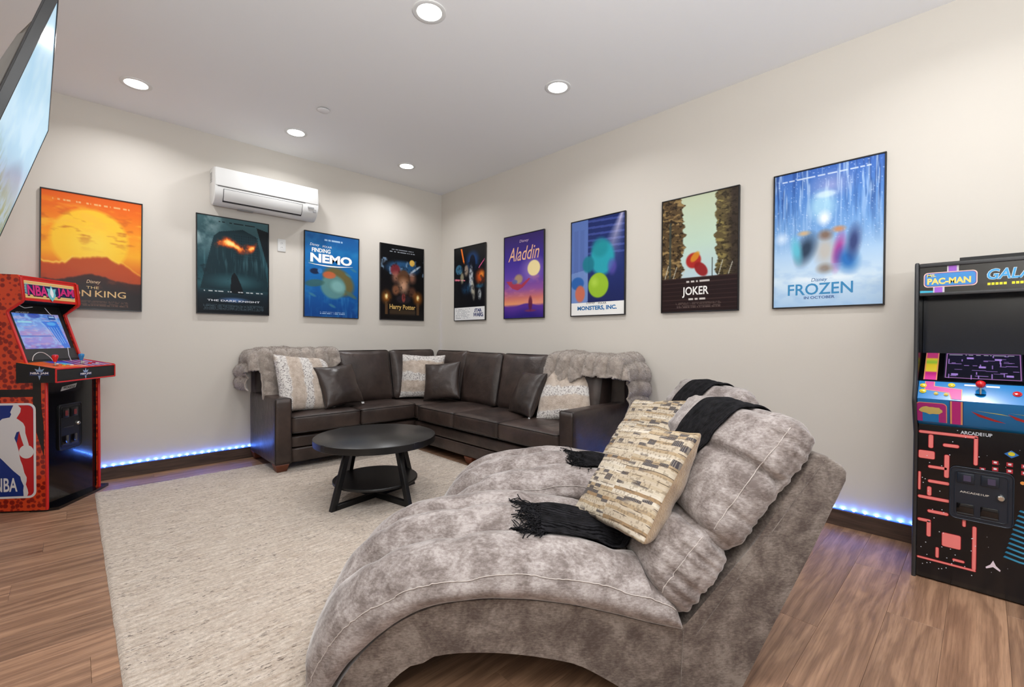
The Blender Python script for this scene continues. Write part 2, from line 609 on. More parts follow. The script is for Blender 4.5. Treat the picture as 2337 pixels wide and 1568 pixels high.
# ------------------------------------------------------------------ lettering
def text(s, cx, cz, w, h, mat, parent, y=-0.001, bold=0.0, th=0.0, M=None, shear=0.0, name='lettering', top=None):
    cu = bpy.data.curves.new('lettering', 'FONT')
    cu.body = s
    cu.size = 1.0
    cu.offset = bold
    cu.shear = shear
    cu.resolution_u = 3
    o = bpy.data.objects.new('lettering_curve', cu)
    COL.objects.link(o)
    bpy.context.view_layer.update()
    dg = bpy.context.evaluated_depsgraph_get()
    me = bpy.data.meshes.new_from_object(o.evaluated_get(dg))
    bpy.data.objects.remove(o)
    n = len(me.vertices)
    co = np.empty(n * 3); me.vertices.foreach_get('co', co); co = co.reshape(-1, 3)
    lo, hi = co.min(0), co.max(0)
    X = (co[:, 0] - lo[0]) / (hi[0] - lo[0]) - 0.5
    Z = (co[:, 1] - lo[1]) / (hi[1] - lo[1]) - 0.5
    if top is not None:     # narrower at the top than at the bottom
        X = X * (1 + (top - 1) * (Z + 0.5))
    co = np.stack([cx + X * w, np.full(n, y), cz + Z * h], 1)
    if M is not None:
        co = np.array([tuple(M @ Vector(c)) for c in co])
    me.vertices.foreach_set('co', co.ravel())
    me.materials.clear()
    me.materials.append(mat)
    me.update()
    me.name = name
    r = bpy.data.objects.new(name, me)
    return link(r, parent)

# ------------------------------------------------------------------ painted prints (point colours on a fine grid)
class Paint:
    def __init__(s, w, h, W, H):
        s.w, s.h, s.W, s.H = w, h, W, H            # grid size, metres
        y, x = np.mgrid[0:h, 0:w]
        s.x = x / (w - 1)                          # 0..1 left to right
        s.y = y / (h - 1)                          # 0..1 top to bottom
        s.asp = H / W
        s.a = np.zeros((h, w, 3))
    def c(s, col): return np.array(col, float) / 255.0
    def over(s, m, col):
        m = np.clip(m, 0, 1)[..., None]
        s.a = s.a * (1 - m) + s.c(col) * m
    def vgrad(s, stops):
        p = [q[0] for q in stops]
        for k in range(3):
            s.a[..., k] = np.interp(s.y, p, [q[1][k] / 255 for q in stops])
    def blob(s, cx, cy, rx, ry, col, al=1.0, soft=0.5, rot=0):
        dx, dy = s.x - cx, (s.y - cy) * s.asp
        ca, sa = math.cos(R(rot)), math.sin(R(rot))
        u, v = (dx * ca + dy * sa) / rx, (-dx * sa + dy * ca) / (ry * s.asp)
        d = np.hypot(u, v)
        s.over(al * np.clip((1 - d) / max(soft, 0.02) + 0.0, 0, 1), col)
    def rect(s, x0, y0, x1, y1, col, al=1.0, soft=0.004):
        m = np.clip((s.x - x0) / soft + .5, 0, 1) * np.clip((x1 - s.x) / soft + .5, 0, 1) * np.clip((s.y - y0) / soft + .5, 0, 1) * np.clip((y1 - s.y) / soft + .5, 0, 1)
        s.over(al * m, col)
    def poly(s, P, col, al=1.0):
        ins = np.zeros(s.x.shape, bool)
        n = len(P)
        for i in range(n):
            x1, y1 = P[i]; x2, y2 = P[(i + 1) % n]
            if y1 == y2: continue
            c = ((y1 > s.y) != (y2 > s.y)) & (s.x < (x2 - x1) * (s.y - y1) / (y2 - y1) + x1)
            ins ^= c
        s.over(al * ins.astype(float), col)
    def fbm(s, sx, sy, octv=4, seed=0, gain=0.55):
        g = np.random.default_rng(seed)
        out = np.zeros(s.x.shape); amp = 1; tot = 0
        for o in range(octv):
            nx, ny = int(sx * 2 ** o) + 2, int(sy * 2 ** o) + 2
            G = g.random((ny + 1, nx + 1))
            X, Y = s.x * (nx - 1), s.y * (ny - 1)
            i, j = X.astype(int), Y.astype(int)
            u, v = X - i, Y - j
            u, v = u * u * (3 - 2 * u), v * v * (3 - 2 * v)
            out += amp * ((G[j, i] * (1 - u) + G[j, i + 1] * u) * (1 - v) + (G[j + 1, i] * (1 - u) + G[j + 1, i + 1] * u) * v)
            tot += amp; amp *= gain
        return out / tot
    def tiny(s, x0, y0, x1, y1, col, al=0.7, seed=3, cell=0.012):
        g = np.random.default_rng(seed)
        n = int((x1 - x0) / cell) + 1
        on = g.random(n + 2) > 0.3
        k = np.clip(((s.x - x0) / cell).astype(int), 0, n)
        m = (s.x > x0) & (s.x < x1) & (s.y > y0) & (s.y < y1) & on[k]
        s.over(al * m.astype(float), col)
    def build(s, name, mat, parent, y=-0.02, to=None):
        X = (s.x.ravel() - 0.5) * s.W
        Z = (1 - s.y.ravel()) * s.H
        co = np.stack([X, np.full(X.shape, y), Z], 1)
        if to is not None: co = to(X, Z)
        h, w = s.h, s.w
        i = np.arange(h * w).reshape(h, w)
        F = np.stack([i[:-1, :-1], i[1:, :-1], i[1:, 1:], i[:-1, 1:]], -1).reshape(-1, 4)
        me = bpy.data.meshes.new(name)
        me.vertices.add(h * w); me.vertices.foreach_set('co', co.ravel())
        me.loops.add(F.size); me.loops.foreach_set('vertex_index', F.ravel().astype(np.int32))
        me.polygons.add(len(F)); me.polygons.foreach_set('loop_start', np.arange(0, F.size, 4, dtype=np.int32))
        me.update(calc_edges=True)
        at = me.attributes.new('print', 'FLOAT_COLOR', 'POINT')
        c = np.clip(s.a.reshape(-1, 3), 0, 1)
        c = np.where(c <= 0.04045, c / 12.92, ((c + 0.055) / 1.055) ** 2.4)
        at.data.foreach_set('color', np.concatenate([c, np.ones((len(c), 1))], 1).ravel())
        me.materials.append(mat)
        o = bpy.data.objects.new(name, me)
        return link(o, parent)

# ================================================================== THE ROOM
XL, YF = -4.25, -6.6          # left wall, how far the room is built behind the camera
def struct(name, bm, mat, parent=None):
    o = objbm(name, bm, mat, parent)
    if parent is None: o['kind'] = 'structure'
    return o
fl = struct('floor', bm_box((XL - .1, YF, -0.12), (0.1, 0.1, -0.006)), MAT['black_matte'])
PW, PL = 0.182, 1.22
row = 0
y = 0.0
me_full = None
while y > YF + 0.05:
    offs = (row * 0.437) % PL
    x = XL - offs
    while x < 0:
        a, b = max(x, XL), min(x + PL, 0.0)
        if b - a > 0.02:
            if me_full is not None and abs(b - a - PL) < 1e-6:
                pk = bpy.data.objects.new('plank', me_full)
                link(pk, fl)
            else:
                bm = bm_box((-(b - a) / 2 + .0003, -PW / 2 + .0003, -0.008), ((b - a) / 2 - .0003, PW / 2 - .0003, 0), 0.0007, 1)
                pk = objbm('plank', bm, MAT['plank'], fl, False)
                if abs(b - a - PL) < 1e-6: me_full = pk.data
            pk.location = ((a + b) / 2, y - PW / 2, 0)
        x += PL
    y -= PW
    row += 1
struct('ceiling', bm_box((XL - .1, YF, CEIL), (0.1, 0.1, CEIL + 0.1)), MAT['ceil'])
struct('wall_back', bm_box((XL - .1, 0, -0.1), (0.1, 0.1, CEIL)), MAT['wall'])
struct('wall_right', bm_box((0, YF, -0.1), (0.1, 0, CEIL)), MAT['wall'])
struct('wall_left', bm_box((XL - .1, YF, -0.1), (XL, 0, CEIL)), MAT['wall'])
BZ = 0.103
struct('baseboard_back', bm_box((XL, -0.016, 0), (0, 0, BZ), 0.002, 1), MAT['baseboard'])
struct('baseboard_right', bm_box((-0.016, YF, 0), (0, -0.016, BZ), 0.002, 1), MAT['baseboard'])
struct('baseboard_left', bm_box((XL, YF, 0), (XL + 0.016, -0.016, BZ), 0.002, 1), MAT['baseboard'])

# LED tape lying on the two baseboards
def led_strip(loc, rz, length, label):
    t = empty('led_strip', loc, rz, label, 'light strip', 'led strips on the baseboards')
    pts = [(x, -0.006 + 0.0015 * math.sin(x * 9), 0.003 + 0.0012 * math.sin(x * 23)) for x in np.linspace(0.02, length - 0.02, int(length * 30))]
    vs, fs = [], []
    for x, yy, z in pts:
        vs += [(x, yy - 0.006, z), (x, yy + 0.005, z), (x, yy + 0.005, z + 0.004), (x, yy - 0.006, z + 0.004)]
    for i in range(len(pts) - 1):
        for k in range(4):
            fs.append((i * 4 + k, i * 4 + (k + 1) % 4, i * 4 + 4 + (k + 1) % 4, i * 4 + 4 + k))
    obj('tape', vs, fs, MAT['tape'], t, False)
    dot = None
    x = 0.04
    while x < length - 0.03:
        if dot is None:
            d = objbm('led', bm_box((-0.005, -0.0115, 0.006), (0.005, -0.0035, 0.0105), 0.001, 1), MAT['led'], t)
            dot = d.data
        else:
            d = link(bpy.data.objects.new('led', dot), t)
        d.location = (x, 0, 0)
        x += 0.056
led_strip((-4.22, 0, BZ), 0, 4.16, 'blue glowing led strip on the baseboard behind the orange arcade cabinet and sofa')
led_strip((0, -0.05, BZ), R(-90), 5.7, 'blue glowing led strip on the baseboard running behind the black maze arcade cabinet')

# ================================================================== CEILING LAMPS
def downlight(x, y, label):
    t = empty('downlight', (x, y, CEIL), 0, label, 'ceiling light', 'recessed ceiling lights')
    lathe('trim_ring', [(0.070, -0.004), (0.090, -0.007), (0.096, -0.004), (0.097, 0.0)], (0, 0, 0), MAT['white_plastic'], t, 40)
    lathe('lens', [(0.0001, -0.0052), (0.04, -0.0052), (0.071, -0.0045)], (0, 0, 0), MAT['lens'], t, 40)
    ld = bpy.data.lights.new('lamp', 'AREA')
    ld.shape = 'DISK'; ld.size = 0.13; ld.energy = LAMP_W; ld.color = LAMP_COL; ld.spread = R(148)
    lo = bpy.data.objects.new('lamp', ld)
    lo.location = (0, 0, -0.012)
    link(lo, t)
for x, y, lb in ((-3.174, -0.60, 'recessed round ceiling light above the sunset poster, nearest the television'),
                 (-2.034, -0.59, 'recessed round ceiling light in front of the air conditioner'),
                 (-0.874, -0.585, 'recessed round ceiling light nearest the far corner of the room'),
                 (-0.899, -2.77, 'recessed round ceiling light on the side of the four posters'),
                 (-2.034, -2.765, 'recessed round ceiling light at the top edge in the middle of the ceiling'),
                 (-3.174, -2.765, 'recessed round ceiling light beside the television'),
                 (-3.174, -4.95, 'recessed round ceiling light over the open side of the room'),
                 (-2.034, -4.95, 'recessed round ceiling light behind the lounges'),
                 (-0.9, -4.95, 'recessed round ceiling light over the black maze arcade cabinet')):
    downlight(x, y, lb)
t = empty('detector_cover', (-2.022, -1.194, CEIL), 0, 'small flat white round cover plate on the ceiling', 'ceiling cover')
lathe('cover', [(0.0001, -0.012), (0.040, -0.012), (0.047, -0.009), (0.047, -0.006)], (0, 0, 0), MAT['ceil'], t, 36)
lathe('collar', [(0.038, -0.007), (0.038, 0.0)], (0, 0, 0), MAT['dark_plastic'], t, 36)

# ================================================================== AIR CONDITIONER
t = empty('air_conditioner', (-2.145, 0, 2.452), 0, 'white wall-mounted split air conditioner above the two left posters', 'air conditioner')
w2 = 0.455
prof = [(0, 0.02), (-0.06, -0.055), (-0.10, -0.07), (-0.165, -0.045), (-0.205, 0.0), (-0.222, 0.06), (-0.225, 0.12), (-0.222, 0.235), (-0.20, 0.262), (-0.15, 0.272), (0, 0.275)]
P = resample(prof, 26, 1)
prism('housing', [tuple(p) for p in P], -w2, w2, MAT['white_plastic'], t, 0.008)
box('front_panel', (-w2 + .003, -0.2285, 0.092), (w2 - .003, -0.215, 0.255), MAT['white_plastic'], t, 0.006, 3)
box('panel_gap', (-w2 + .02, -0.2265, 0.0875), (w2 - .13, -0.2, 0.0915), MAT['dark_plastic'], t)
fp = [(-0.227, 0.066), (-0.212, 0.0), (-0.180, -0.036), (-0.172, -0.03), (-0.203, 0.004), (-0.217, 0.066)]
prism('air_flap', fp, -w2 + 0.07, w2 - 0.16, MAT['white_plastic'], t, 0.002)
bp = [(-0.2245, 0.070), (-0.2095, 0.0), (-0.1775, -0.040), (-0.172, -0.03), (-0.203, 0.004), (-0.214, 0.070)]
prism('flap_gap', bp, -w2 + 0.066, w2 - 0.156, MAT['dark_plastic'], t)
box('side_vent', (-w2 - .0015, -0.10, 0.15), (-w2 + .004, -0.035, 0.155), MAT['grey_plastic'], t)
for k in range(6):
    box('side_vent', (-w2 - .0015, -0.10, 0.165 + .013 * k), (-w2 + .004, -0.035, 0.170 + .013 * k), MAT['grey_plastic'], t)
box('status_label', (w2 - .105, -0.2266, 0.045), (w2 - .045, -0.2205, 0.06), MAT['grey_plastic'], t)
box('display_window', (w2 - .05, -0.224, 0.012), (w2 - .022, -0.2115, 0.04), MAT['grey_plastic'], t)
box('bottom_label', (-0.25, -0.115, -0.0705), (-0.12, -0.085, -0.066), MAT['grey_plastic'], t)

t = empty('wall_outlet', (-1.977, 0, 2.122), 0, 'white recessed wall outlet plate under the air conditioner', 'outlet')
box('cover_plate', (-0.039, -0.007, -0.063), (0.039, 0, 0.063), MAT['white_plastic'], t, 0.003)
for z in (-0.022, 0.022):
    bm = bm_cyl((0, -0.007, z), 0.0165, 0.003, 24, axis='Y')
    f = objbm('socket_face', bm, MAT['white_plastic'], t)
    for x in (-0.006, 0.006):
        box('slot', (x - .0012, -0.0092, z - .004), (x + .0012, -0.0083, z + .006), MAT['dark_plastic'], f)

# ================================================================== POSTERS
PWD, PHT = 0.61, 0.917
def poster(loc, rz, label, paint, tilt=0.0):
    t = empty('poster', loc, rz, label, 'poster', None)
    t.rotation_euler = (0, R(tilt), rz)
    hw = PWD / 2
    box('backing_board', (-hw + .004, -0.0175, 0.004), (hw - .004, -0.002, PHT - .004), MAT['frame_black'], t)
    bm = bmesh.new()
    e = 0.0085
    bm_box((-hw, -0.024, 0), (hw, -0.004, e), 0.0015, 1, bm)
    bm_box((-hw, -0.024, PHT - e), (hw, -0.004, PHT), 0.0015, 1, bm)
    bm_box((-hw, -0.024, e), (-hw + e, -0.004, PHT - e), 0.0015, 1, bm)
    bm_box((hw - e, -0.024, e), (hw, -0.004, PHT - e), 0.0015, 1, bm)
    objbm('frame', bm, MAT['frame_black'], t)
    P = Paint(132, 198, PWD - 0.012, PHT - 0.012)
    paint(P)
    pr = P.build('print', MAT['print'], t, -0.0185, to=lambda X, Z: np.stack([X, np.full(X.shape, -0.0185), Z + 0.006], 1))
    return t, pr
def ptext(t, s, cx, cz, w, h, col, **k):
    k.setdefault('y', -0.0192)
    return text(s, cx, cz, w, h, ink(col), t, **k)
Z0 = 1.397

def lion(p):
    p.vgrad([(0, (222, 92, 24)), (.12, (236, 110, 22)), (.3, (250, 150, 24)), (.5, (252, 176, 30)), (.66, (226, 110, 24)), (.74, (120, 44, 18)), (1, (34, 16, 14))])
    p.blob(.47, .40, .41, .30, (255, 205, 50), .95, .12)
    p.blob(.5, .42, .3, .2, (255, 226, 86), .6, .8)
    n = p.fbm(3, 14, 5, 1)
    m = np.clip((n - .5) * 7, 0, 1) * np.clip(1.15 - abs(p.y - .22) * 6, 0, 1)
    p.over(m * .8, (255, 196, 58))
    m = np.clip((p.fbm(4, 16, 4, 5) - .56) * 8, 0, 1) * np.clip(1 - abs(p.y - .3) * 5, 0, 1)
    p.over(m * .6, (170, 60, 20))
    e = .58 + .07 * np.sin(p.x * 7 + 1) * .6 + (p.fbm(5, 1, 4, 8) - .5) * .16 + .04 * abs(p.x - .5)
    p.over(np.clip((p.y - e) * 40, 0, 1) * .95, (184, 70, 22))
    p.over(np.clip(1 - abs(p.y - e) * 70, 0, 1) * (.4 + .5 * (p.x < .3)), (255, 214, 90))
    e = .735 - .05 * np.exp(-((p.x - .47) / .2) ** 2) + (p.fbm(9, 1, 4, 9) - .5) * .04 + .02 * abs(p.x - .5)
    p.over(np.clip((p.y - e) * 60, 0, 1), (62, 26, 16))
    p.over(np.clip((p.y - e) * 8, 0, 1), (30, 13, 12))
    m = np.clip((p.fbm(8, 14, 4, 12) - .52) * 6, 0, 1) * np.clip((p.y - .7) * 20, 0, 1) * np.clip(1 - (p.y - .72) * 5, 0, 1)
    p.over(m * .5, (130, 62, 34))
    for k in range(8):
        p.tiny(.10 + k * .1, .062 + .002 * (k % 2), .17 + k * .1, .078, (235, 190, 130), .8, k)
    for k in range(4): p.tiny(.16, .925 + k * .013, .86, .931 + k * .013, (140, 100, 76), .6, k, .01)
t, pr = poster((-3.402, 0, Z0), 0, 'black-framed poster of an orange sunset sky over dark rocks, behind the orange arcade cabinet', lion, 0.6)
ptext(t, 'Disney', 0.0, .222, .085, .034, (225, 190, 150), shear=.3)
ptext(t, 'THE', -.005, .178, .075, .020, (225, 190, 130))
ptext(t, 'LION', -.107, .130, .185, .052, (222, 182, 120), bold=.006)
ptext(t, 'KING', .105, .130, .19, .052, (222, 182, 120), bold=.006)

def knight(p):
    p.vgrad([(0, (70, 104, 110)), (.3, (34, 66, 74)), (.55, (28, 66, 76)), (.7, (40, 84, 92)), (.8, (16, 34, 44)), (1, (6, 10, 16))])
    n = p.fbm(5, 7, 5, 2)
    cl = np.clip((n - .4) * 4, 0, 1) * np.clip(1 - p.x * 2.4, 0, 1) * np.clip(1.2 - p.y * 2.6, 0, 1)
    p.over(cl * .9, (200, 222, 224))
    p.poly([(.22, .20), (.30, .15), (.62, .10), (.82, .16), (.98, .60), (1, .75), (.04, .75), (.12, .5)], (16, 40, 48), .9)
    m = (np.sin(p.x * 190) > -.1) & (np.sin(p.y * 230) > -.2) & (p.y > .15) & (p.y < .42) & (p.x > .5) & (p.x < .84)
    p.over(m * .45, (6, 16, 22))
    p.poly([(.82, .06), (1, .09), (1, .5)], (6, 14, 20), .95)
    f = p.fbm(11, 13, 5, 4)
    band = .28 + .03 * np.sin((p.x - .5) * 12)
    hh = .085 - .02 * abs(p.x - .55)
    g = np.clip(1 - abs(p.y - band) / hh, 0, 1) * np.clip((p.x - .2) * 12, 0, 1) * np.clip((.86 - p.x) * 12, 0, 1)
    p.over(np.clip(g * 3.2 * (f ** 1.2) - .35, 0, 1), (206, 60, 22))
    p.over(np.clip(g * 3.6 * f - 1.05, 0, 1), (255, 150, 50))
    p.over(np.clip(g * 3.6 * f - 1.5, 0, 1), (255, 226, 140))
    m = np.clip((p.fbm(40, 5, 3, 9) - .5) * 5, 0, 1) * np.clip(1 - abs(p.y - .45) * 6, 0, 1)
    p.over(m * .3, (120, 170, 176))
    p.blob(.5, .66, .45, .10, (70, 120, 128), .6, .9)
    p.poly([(.44, .78), (.46, .60), (.50, .56), (.54, .60), (.60, .70), (.64, .79)], (8, 12, 18), .9)
    p.over(np.clip((p.fbm(9, 10, 4, 3) - .62) * 8, 0, 1) * (p.y > .5) * .5, (10, 22, 30))
    for k in range(6): p.tiny(.09 + k * .145, .762, .20 + k * .145, .772, (215, 220, 222), .85, k, .014)
    p.blob(.5, .855, .26, .035, (120, 160, 230), .7, .9)
    for k in range(5): p.tiny(.08, .905 + k * .013, .93, .911 + k * .013, (90, 110, 120), .6, k, .009)
    p.tiny(.25, .045, .8, .054, (10, 16, 20), .9, 2, .02)
t, pr = poster((-2.405, 0, Z0), 0, 'black-framed dark teal poster with a band of orange flames, left below the air conditioner', knight)
ptext(t, 'THE DARK KNIGHT', .0, .128, .44, .017, (225, 228, 235), bold=.01)

def nemo(p):
    p.vgrad([(0, (30, 86, 150)), (.25, (26, 110, 178)), (.5, (22, 104, 176)), (1, (12, 62, 132))])
    n = p.fbm(4, 9, 4, 7)
    p.over(np.clip((n - .5) * 3, 0, 1) * .35, (60, 160, 214))
    p.over(np.clip((p.fbm(30, 3, 3, 3) - .55) * 5, 0, 1) * (p.y > .75) * .25, (90, 170, 220))
    p.blob(.62, .56, .36, .17, (110, 96, 52), .95, .25, 35)
    p.blob(.52, .63, .26, .16, (92, 140, 140), .95, .2, 20)
    p.blob(.60, .62, .17, .09, (130, 180, 180), .8, .5, 20)
    p.blob(.18, .60, .2, .05, (60, 96, 90), .8, .3, -8)
    p.blob(.44, .49, .14, .05, (206, 100, 60), .85, .3)
    p.blob(.18, .46, .1, .04, (20, 30, 60), .9, .3)
    p.blob(.27, .45, .05, .035, (60, 130, 200), .9, .3)
    p.blob(.85, .71, .16, .03, (80, 104, 90), .8, .4, 30)
    for x, y in ((.12, .36), (.9, .4), (.14, .74), (.5, .86), (.8, .47)):
        p.blob(x, y, .09, .02, (70, 130, 150), .7, .5, 25)
    p.tiny(.35, .065, .68, .082, (180, 210, 235), .85, 4, .016)
    for k in range(2): p.tiny(.28, .935 + k * .018, .74, .944 + k * .018, (190, 215, 240), .8, k)
t, pr = poster((-1.462, 0, Z0), 0, 'black-framed bright blue undersea poster right below the air conditioner', nemo, 0.5)
ptext(t, 'Disney', -.195, .775, .10, .035, (240, 245, 250), shear=.25)
ptext(t, 'PIXAR', -.06, .770, .10, .022, (240, 245, 250))
ptext(t, 'FINDING', -.125, .723, .20, .045, (255, 255, 255), bold=.03)
ptext(t, 'NEMO', -.01, .640, .46, .098, (255, 255, 255), bold=.045)
sw = [(-.26 + .49 * k / 12, .575 - .022 * math.sin(PI * k / 12) + .008 * k / 12) for k in range(13)]
plate('underline', [(a, b + .012 * math.sin(PI * i / 12) + .001) for i, (a, b) in enumerate(sw)] + [(a, b) for a, b in sw[::-1]], -.0197, .0006, ink((255, 255, 255)), t)

def potter(p):
    p.vgrad([(0, (6, 8, 12)), (1, (10, 8, 8))])
    n = p.fbm(7, 9, 4, 21)
    p.blob(.5, .30, .46, .12, (40, 86, 130), .9, .4)
    p.over(np.clip((n - .52) * 7, 0, 1) * (p.y > .18) * (p.y < .4) * .8, (130, 160, 190))
    p.blob(.72, .215, .07, .05, (226, 180, 80), .95, .2)
    p.blob(.33, .33, .13, .09, (120, 34, 40), .9, .3)
    p.blob(.34, .43, .13, .11, (176, 120, 96), .8, .8)
    p.blob(.72, .42, .13, .11, (170, 116, 92), .8, .8)
    p.blob(.52, .42, .16, .12, (96, 60, 36), .9, .3)
    p.blob(.52, .54, .17, .15, (214, 164, 132), .9, .8)
    p.blob(.34, .60, .11, .09, (150, 96, 66), .8, .5)
    p.blob(.72, .62, .13, .10, (96, 60, 44), .8, .5)
    p.blob(.8, .30, .18, .02, (206, 216, 226), .8, .5, -35)
    p.blob(.52, .72, .2, .07, (40, 34, 38), .9, .3)
    p.blob(.52, .70, .05, .07, (140, 60, 56), .9, .3)
    for x in (.13, .86):
        p.blob(x, .70, .15, .12, (220, 130, 40), .8, .95)
        p.blob(x, .69, .045, .05, (255, 236, 170), 1, .7)
        p.rect(x - .03, .76, x + .03, .93, (92, 66, 40), .9)
    p.rect(.2, .86, .8, .93, (70, 54, 36), .8, .03)
    p.tiny(.25, .052, .75, .062, (170, 176, 186), .8, 4, .02)
    p.tiny(.2, .082, .8, .094, (190, 196, 206), .8, 5, .02)
    p.over(np.clip((p.fbm(16, 22, 3, 5) - .6) * 6, 0, 1) * (p.y > .2) * (p.y < .8) * .5, (20, 14, 12))
t, pr = poster((-0.585, 0, Z0), 0, 'black-framed black poster with blue, tan and candle-gold colour patches, beside the room corner', potter)
ptext(t, 'Harry Potter', .0, .155, .36, .075, (206, 170, 96), bold=.025)

RZ = R(-90)
def stars(p):
    p.vgrad([(0, (10, 12, 18)), (1, (8, 12, 20))])
    p.blob(.6, .20, .26, .16, (34, 104, 196), .9, .95)
    p.blob(.16, .30, .13, .075, (60, 110, 140), .95, .15)
    p.blob(.86, .43, .2, .13, (206, 84, 30), .95, .7)
    p.blob(.9, .40, .1, .06, (246, 160, 60), .7, .8)
    p.poly([(.21, .02), (.26, .02), (.35, .23), (.31, .23)], (240, 120, 40))
    p.poly([(0, .42), (.36, .45), (.36, .465), (0, .445)], (226, 120, 140))
    p.poly([(.8, .30), (.98, .20), (.98, .215), (.8, .32)], (214, 90, 140))
    p.blob(.60, .24, .11, .13, (10, 14, 30), .95, .2)
    p.blob(.56, .44, .09, .22, (214, 220, 226), .85, .5)
    p.blob(.62, .60, .07, .16, (196, 190, 170), .8, .5, -8)
    p.blob(.4, .32, .09, .1, (180, 160, 140), .8, .5)
    p.blob(.26, .42, .08, .1, (196, 186, 150), .7, .5)
    p.blob(.4, .57, .2, .10, (40, 90, 130), .7, .7)
    p.blob(.83, .66, .07, .09, (200, 206, 206), .8, .5)
    p.blob(.85, .55, .18, .04, (50, 110, 140), .8, .7)
    p.over(np.clip((p.fbm(14, 20, 3, 15) - .5) * 6, 0, 1) * (p.y > .2) * (p.y < .75) * .55, (10, 14, 24))
    p.rect(0, .825, 1, 1, (236, 236, 236))
    for k in range(7): p.tiny(.05, .845 + k * .02, .52 - .05 * (k % 2), .852 + k * .02, (70, 74, 90), .8, k, .02)
t, pr = poster((0, -0.618, Z0), RZ, 'black-framed poster of dark starry blues with a white bottom strip, nearest the corner', stars)
ptext(t, 'STAR', .17, .122, .15, .042, (44, 54, 110), bold=.04, top=.8)
ptext(t, 'WARS', .17, .070, .20, .050, (44, 54, 110), bold=.04, top=.85)

def alad(p):
    p.vgrad([(0, (52, 32, 106)), (.3, (64, 44, 150)), (.5, (96, 66, 170)), (.66, (150, 86, 160)), (.76, (214, 120, 110)), (.83, (240, 160, 110)), (.86, (110, 60, 150)), (1, (48, 34, 130))])
    p.blob(.72, .42, .34, .18, (190, 160, 220), .7, .98)
    p.blob(.76, .42, .165, .10, (252, 232, 170), 1, .15)
    p.over(np.clip((p.fbm(3, 14, 4, 5) - .5) * 5, 0, 1) * (p.y > .5) * .35, (226, 140, 150))
    e = .84 + .02 * np.sin(p.x * 8)
    p.over(np.clip((p.y - e) * 60, 0, 1), (88, 50, 150))
    p.over(np.clip((p.y - e - .04) * 10, 0, 1), (46, 30, 124))
    p.poly([(.05, .545), (.2, .55), (.45, .60), (.64, .53), (.68, .54), (.5, .63), (.36, .665), (.22, .64), (.14, .60)], (176, 60, 84))
    p.blob(.38, .53, .13, .07, (190, 160, 110), .85, .4)
    p.blob(.28, .56, .09, .035, (90, 100, 170), .8, .4)
    p.blob(.68, .915, .17, .018, (120, 50, 90), .9, .4)
    p.blob(.68, .83, .06, .10, (96, 28, 60), .9, .4)
t, pr = poster((0, -1.547, Z0), RZ, 'black-framed purple poster with a pale moon disc and sunset horizon', alad)
ptext(t, 'Disney', .01, .835, .14, .038, (220, 190, 215), shear=.25)
ptext(t, 'Aladdin', .0, .705, .47, .15, (240, 186, 150), shear=.35, bold=.004)

def monst(p):
    p.vgrad([(0, (30, 44, 100)), (.5, (34, 50, 112)), (.85, (30, 40, 92))])
    p.over(((np.sin(p.y * 95 - p.x * 3) > .5) & (p.y < .4) & (p.x > .33)).astype(float) * .7, (70, 86, 160))
    p.rect(0, 0, .33, .87, (96, 124, 190), .9)
    p.rect(.06, .1, .14, .62, (84, 108, 172), .9); p.rect(.18, .1, .26, .62, (84, 108, 172), .9)
    p.poly([(.0, .55), (.33, .52), (.33, .87), (0, .87)], (130, 160, 212), .6)
    p.over(np.clip(1 - abs(p.x - (.95 - p.y * .55)) / (.05 + p.y * .5), 0, 1) * np.clip(1.05 - p.y * 1.9, 0, 1) * .8, (226, 216, 236))
    p.blob(.60, .42, .25, .2, (40, 160, 176), 1, .25)
    p.blob(.56, .31, .19, .12, (30, 140, 150), .8, .4)
    p.blob(.34, .47, .13, .1, (26, 122, 140), .95, .3)
    p.blob(.78, .52, .1, .1, (96, 80, 170), .7, .5)
    p.blob(.53, .695, .2, .135, (150, 190, 50), 1, .12)
    p.blob(.46, .66, .1, .07, (190, 222, 90), .6, .8)
    p.blob(.13, .66, .14, .075, (40, 96, 170), .95, .2)
    p.blob(.18, .77, .11, .10, (206, 110, 84), .95, .25)
    p.rect(0, .865, 1, 1, (240, 239, 236))
t, pr = poster((0, -2.505, Z0), RZ, 'black-framed blue poster with big turquoise and lime green discs over a white strip', monst)
ptext(t, 'Disney', -.065, .122, .10, .030, (30, 30, 34), shear=.25)
ptext(t, 'PIXAR', .065, .116, .09, .018, (30, 30, 34))
ptext(t, 'MONSTERS, INC.', .0, .072, .44, .046, (30, 110, 170), bold=.04)

